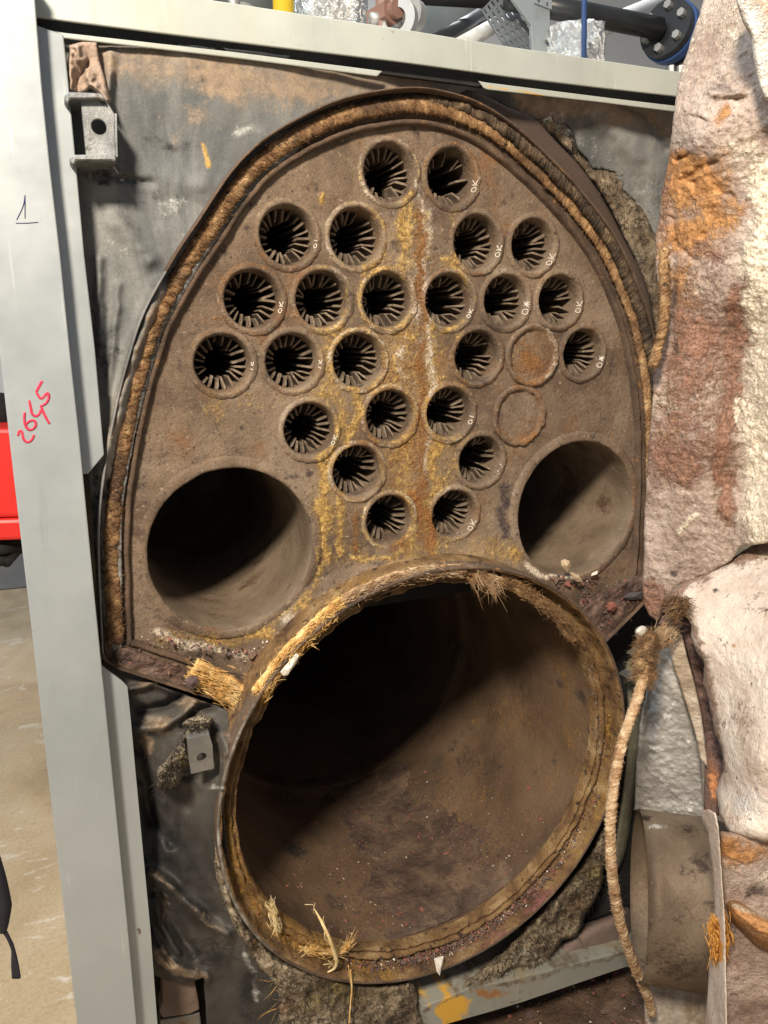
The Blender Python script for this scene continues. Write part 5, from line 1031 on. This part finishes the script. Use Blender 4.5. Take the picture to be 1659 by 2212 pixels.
k = NT('dark_floor'); M_dk = k.out(k.mix(k.noise(6, 4), (.10, .10, .10), (.17, .16, .155)), .6)
a = P([(0, 1240), (60, 1270)], -.1)
def on_floor(px, z=ZF+.004):
    px = np.atleast_2d(np.array(px, float)); d = _fw+np.outer((px[:, 0]-W0/2)/F0, _r)+np.outer(-(px[:, 1]-H0/2)/F0, _u); t = (z-CAM[2])/d[:, 2]; return CAM+d*t[:, None]
e0 = on_floor([(57, 1268), (-120, 1284)], ZF+.004)
mb = MB(); mb.add([tuple(e0[1]), tuple(e0[0]), (e0[0][0]+1.5, 5.9, ZF+.004), (e0[1][0]-3, 5.9, ZF+.004)], [(0, 1, 2, 3)]); tag(mb.build('pavement', M_dk), kind='structure')
# rusty tray of scrapings under the base rail
M_tray = crusty('scrapings', [(.3, (.045, .028, .02)), (.5, (.12, .075, .05)), (.7, (.22, .14, .10))], 16, speck=[((.22, .08, .06), 50, .62, .72), ((.6, .5, .36), 130, .70, .75)], bump=1, bdist=.006)
gx, gy = np.meshgrid(np.arange(-.1, 1.0, .006), np.arange(-.55, .20, .006), indexing='ij'); V = np.stack([gx.ravel(), gy.ravel(), np.full(gx.size, -.90)], -1)
V[:, 2] += fbm(V, 25, 4, 3)*.008+fbm(V, 120, 3, 6)*.004
tag(mesh_obj('scrapings', V, grid_faces(*gx.shape), M_tray), 'reddish rust scrapings spread below the base rail', 'debris', kind='stuff')
mb = MB(); mb.box((-.1, -.55, -.99), (1.0, .2, -.915)); tag(mb.build('drip_tray', M_tab, None, False), 'low steel tray under the boiler holding the scrapings', 'tray')
pl = []
while len(pl) < 1200:
    x, y = rng.uniform(0, .7), rng.uniform(-.45, .1); pl.append(((x, y, -.892+rng.uniform(-.004, .004)), (0, 0, 1)))
scatter('tray_debris', 'loose rust flakes on the scrapings below the base rail', pl, .0035, [.4, .22, .26, .12], 12)

# red tool cabinet seen left of the post
M_red = NT('red_paint'); M_red = M_red.out((.72, .028, .022), .35, 0, None, .5)
rc = empty('tool_cabinet', tuple(P([(20, 1170)], 1.3)[0]), 'bright red tool cabinet standing left of the grey post', 'cabinet')
plate_poly('cabinet_body', [(-260, 935), (70, 925), (70, 1117), (-260, 1127)], 1.3, .5, M_red, rc, .01)
plate_poly('drawer', [(-260, 1131), (70, 1120), (70, 1166), (-260, 1180)], 1.29, .4, M_red, rc, .01)
mbl = MB()
for a, b in (((-20, 1185), (10, 1170)), ((0, 1214), (30, 1178)), ((14, 1216), (46, 1180)), ((0, 1188), (55, 1186)), ((-40, 1178), (60, 1172))):
    mbl.tube(P([a, b], [1.28, 1.45]), .013, 8)
mbl.build('leg_frame', M_black, rc)
mb = MB(); q = P([(2, 850), (2, 940)], 1.5); mb.tube([q[1], q[0]], .035, 20); tag(mb.build('dark_canister', M_black), 'dark canister on the red cabinet behind the post', 'canister')
# black strap at lower left
M_strap = NT('black_nylon'); M_strap = M_strap.out((.02, .02, .028), .7)
st_ = empty('black_strap', tuple(P([(0, 1950)], -.12)[0]), 'black strap with a frayed tassel hanging at the lower left edge', 'strap')
mb = MB(); mb.tube(catmull(P([(-96, 1500), (-50, 1700), (-22, 1840), (-8, 1900), (2, 1960), (6, 2012)], -.12), 5), np.interp(np.linspace(0, 1, 26), [0, .45, .8, 1], [.004, .009, .011, .004]), 10)
mb.build('strap_body', M_strap, st_)
mb = MB()
for dx in (-3, 0, 3, 5): mb.tube(catmull(P([(8+dx*.4, 2010), (18, 2026), (28, 2050), (31+dx, 2082), (34+dx*1.4, 2112)], -.12), 4), .0020, 6)
mb.build('tassel', M_strap, st_)

# pipework above the rail
def fm(name, c, r=.5, m=0.): k = NT(name); return k.out(k.mix(k.step(k.noise(30, 4), .5, .7, .5), c, tuple(x*.7 for x in c)), r, m, None, .5)
M_bpipe = fm('black_pipe', (.022, .024, .026), .35); M_blue = fm('blue_paint', (.03, .075, .22), .4); M_tray2 = fm('galvanised_tray', (.30, .33, .34), .55, .3); M_dtray = fm('dark_tray', (.10, .11, .11), .6, .2); M_yel = fm('yellow_paint', (.75, .50, .02), .4)
M_steel = fm('grey_steel', (.38, .37, .35), .4, .5); M_brn = fm('brown_brass', (.20, .11, .085), .5); M_white = fm('white_lagging', (.72, .72, .68), .7)
k = NT('foil'); M_foil = k.out((.88, .88, .87), .22, 1.0, k.bump(k.noise(26, 6, .65, None, 1.5), .9, .03))
def foil_duct(name, a, b, rad, label, seed):
    pts = resample(np.array([a, b]), .0035); V, Fq = tube(pts, rad, 120, True)
    n = V-(np.asarray(a)+((V-a)@(np.asarray(b)-a)/np.linalg.norm(np.asarray(b)-a)**2)[:, None]*(np.asarray(b)-np.asarray(a)))
    n /= np.linalg.norm(n, axis=1)[:, None]+1e-9; V = V+n*(fbm(V, 26, 4, seed, .55, True)*rad*.22+fbm(V, 80, 3, seed+4, .6, True)*rad*.07)[:, None]
    o = mesh_obj(name, V, Fq, M_foil, None, True); return tag(o, label, 'duct', 'foil wrapped ducts')
a, b = P([(716, -700), (716, 110)], .55); foil_duct('foil_duct', a, b, 78*(a-CAM)@_fw/F0, 'crinkled foil wrapped duct behind the yellow pipe above the rail', 3)
a, b = P([(1240, 62), (1240, 170)], .55); foil_duct('foil_duct', a, b, 54*(a-CAM)@_fw/F0, 'crinkled foil wrapped duct behind the thin blue rod', 5)
mb = MB(); mb.tube(P([(600, -700), (613, 60)], .45), 20*1.45/F0, 20); tag(mb.build('yellow_pipe', M_yel), 'short yellow pipe left of the foil duct above the rail', 'pipe')
mb = MB(); mb.tube(P([(1268, -700), (1261, 150)], .40), 6*1.4/F0, 12); tag(mb.build('blue_rod', M_blue), 'thin blue rod in front of the right foil duct', 'rod')
mb = MB(); mb.tube(P([(520, 16), (520, 60)], .40), 26*1.4/F0, 24); mb.tube(P([(504, -10), (506, 30)], .38), 10*1.4/F0, 8); tag(mb.build('grey_fitting', M_steel), 'grey pipe fitting peeking over the left of the top rail', 'fitting')
mb = MB(); mb.tube(P([(470, -30), (600, 20)], .9), 40*1.9/F0, 20); tag(mb.build('dark_pipe', M_dtray), 'dark pipe in shade behind the yellow pipe', 'pipe')
# valve
vl = empty('valve', tuple(P([(850, 40)], .42)[0]), 'brown brass valve with a grey ring flange behind the top rail', 'valve')
mb = MB(); c = P([(826, 30)], .42)[0]; mb.tube([c+np.array([-.0, .03, 0]), c+np.array([.012, -.02, 0])], 26*1.4/F0, 6); mb.tube([c+np.array([.012, -.02, 0]), c+np.array([.015, -.032, 0])], 17*1.4/F0, 16); mb.tube([c+np.array([0, 0, -.08]), c+np.array([0, 0, .09])], 14*1.4/F0, 16); mb.build('valve_body', M_brn, vl, False)
def ring_obj(name, c, ax, ro, ri, w, mat, parent):
    ax = np.asarray(ax, float)/np.linalg.norm(ax); a = np.cross(ax, [0, 0, 1]); a /= np.linalg.norm(a); b = np.cross(a, ax); V = []
    for t in np.linspace(0, 2*math.pi, 48, endpoint=False):
        d = a*math.cos(t)+b*math.sin(t); V += [c+d*ro, c+d*ro+ax*w, c+d*ri+ax*w, c+d*ri]
    Fq = []
    for i in range(48):
        p, q = i*4, ((i+1) % 48)*4
        Fq += [(p+j, q+j, q+(j+1) % 4, p+(j+1) % 4) for j in range(4)]
    return fixnormals(mesh_obj(name, np.array(V), Fq, mat, parent, False))
c = P([(862, 48)], .40)[0]; ring_obj('ring_flange', c, (-.75, -.65, .05), 42*1.4/F0, 22*1.4/F0, .014, M_steel, vl)
c = P([(893, 40)], .44)[0]; ring_obj('ring_flange', c, (-.85, -.5, .05), 34*1.4/F0, 20*1.4/F0, .018, M_steel, vl)
mb = MB(); c = P([(800, 40)], .42)[0]; mb.tube([c, c+np.array([.025, 0, .002])], .010, 8); mb.build('spindle', M_steel, vl)
# dark duct, diagonal pipes
mb = MB(); mb.tube(P([(880, -8), (1110, 6)], 1.0), 14*2/F0, 12); tag(mb.build('cable_bundle', M_black), 'black cable bundle running along the ceiling behind the tray', 'cables')
mb = MB(); mb.tube(P([(930, 100), (1075, 12)], [.8, 1.3]), 17*1.9/F0, 20); tag(mb.build('black_pipe', M_bpipe), 'black diagonal pipe beside the white lagged pipe', 'pipe')
mb = MB(); mb.tube(P([(985, 105), (1110, 30)], [.85, 1.35]), 17*1.9/F0, 20); tag(mb.build('white_pipe', M_white), 'white lagged diagonal pipe below the black one', 'pipe')
mb = MB(); mb.tube(P([(1180, 110), (1420, 8)], [1.2, 1.6]), 20*2.4/F0, 24); tag(mb.build('white_pipe', M_white), 'white lagged pipe behind the right foil duct', 'pipe')
mb = MB(); mb.tube(P([(880, 60), (1060, -40)], [1.6, 2.2]), 60*2.9/F0, 24); tag(mb.build('wide_duct', M_tray2), 'wide grey duct crossing behind the cable tray', 'duct')
# perforated tray: panel with real slots, and a strut
tr = empty('cable_tray', tuple(P([(1100, 90)], .7)[0]), 'perforated grey cable tray tilted above the top rail', 'cable tray')
def slotted(name, c4, Y4, nu, nv, su, sv, mat, th=.003, skip=0):
    q = P(c4, Y4); mb = MB(); rng = np.random.default_rng(3)
    def at(u, v): return (q[0]*(1-u)+q[1]*u)*(1-v)+(q[3]*(1-u)+q[2]*u)*v
    nrm = np.cross(q[1]-q[0], q[3]-q[0]); nrm /= np.linalg.norm(nrm)
    us = []; vs = []
    for i in range(nu): us += [(i+.5-su/2)/nu, (i+.5+su/2)/nu]
    for j in range(nv): vs += [(j+.5-sv/2)/nv, (j+.5+sv/2)/nv]
    us = [0]+us+[1]; vs = [0]+vs+[1]
    for i in range(len(us)-1):
        for j in range(len(vs)-1):
            if i % 2 == 1 and j % 2 == 1: continue
            mb.prism([at(us[i], vs[j]), at(us[i+1], vs[j]), at(us[i+1], vs[j+1]), at(us[i], vs[j+1])], nrm*th)
    return fixnormals(mb.build(name, mat, tr, False))
slotted('tray_floor', [(1040, 22), (1095, -40), (1165, 60), (1085, 92)], [.70, .72, .64, .62], 7, 5, .35, .62, M_dtray)
slotted('tray_side', [(1085, 92), (1165, 60), (1172, 112), (1108, 112)], [.62, .64, .60, .60], 8, 2, .3, .6, M_dtray)
plate_poly('strut', [(1082, -40), (1150, -40), (1188, 10), (1188, 120), (1150, 115), (1148, 55)], .60, .01, M_tray2, tr, .001)
slotted('strut_flange', [(1155, -40), (1192, -40), (1192, 20), (1155, 6)], [.595]*4, 2, 4, .3, .6, M_tray2)
# black pipe with bolted flange
fp = empty('flanged_pipe', tuple(P([(1440, 50)], .6)[0]), 'black pipe with a bolted flange joined to a blue valve body at the upper right', 'pipe')
pa, pb = P([(1175, 12), (1425, 62)], [.62, .58]); mb = MB(); mb.tube([pa-(pb-pa)*.3, pb], 22*1.7/F0, 32); mb.build('pipe', M_bpipe, fp)
axp = (pb-pa)/np.linalg.norm(pb-pa)
c = P([(1440, 62)], .58)[0]; axf = np.array([.80, .28, -.1]); axf /= np.linalg.norm(axf)
mb = MB(); mb.tube([c-axf*.008, c+axf*.012], 58*1.7/F0, 48); fl_ = mb.build('flange', M_bpipe, fp, False)
mb = MB(); sdv = np.cross(axf, [0, 0, 1]); sdv /= np.linalg.norm(sdv); upv = np.cross(sdv, axf)
for t in np.linspace(.4, .4+2*math.pi, 6, endpoint=False):
    p = c+(sdv*math.cos(t)+upv*math.sin(t))*42*1.7/F0; b_ = MB(); b_.tube([p-axf*.020, p-axf*.006], .009, 6); b_.build('bolt', M_steel, fl_, False)
mb = MB(); mb.tube([c+axf*.012, c+axf*.034], 62*1.7/F0, 48); mb.build('blue_flange', M_blue, fp, False)
mb = MB(); p0 = c+axf*.05; mb.tube([p0, p0+axf*.2], 46*1.7/F0, 32); mb.build('valve_body', M_blue, fp, True)
mb = MB(); q = P([(1480, 60), (1478, 150)], .62); mb.tube(q, 20*1.7/F0, 24); mb.build('blue_branch', M_blue, fp, True)
mb = MB(); q = P([(1480, 128), (1480, 150)], .60); mb.tube(q, 40*1.7/F0, 32); lf = mb.build('lower_flange', M_bpipe, fp, False)
for dx in (-24, -4, 14):
    b_ = MB(); b_.tube(P([(1474+dx, 142), (1474+dx, 165)], .565), .008, 6); b_.build('bolt', M_steel, lf, False)
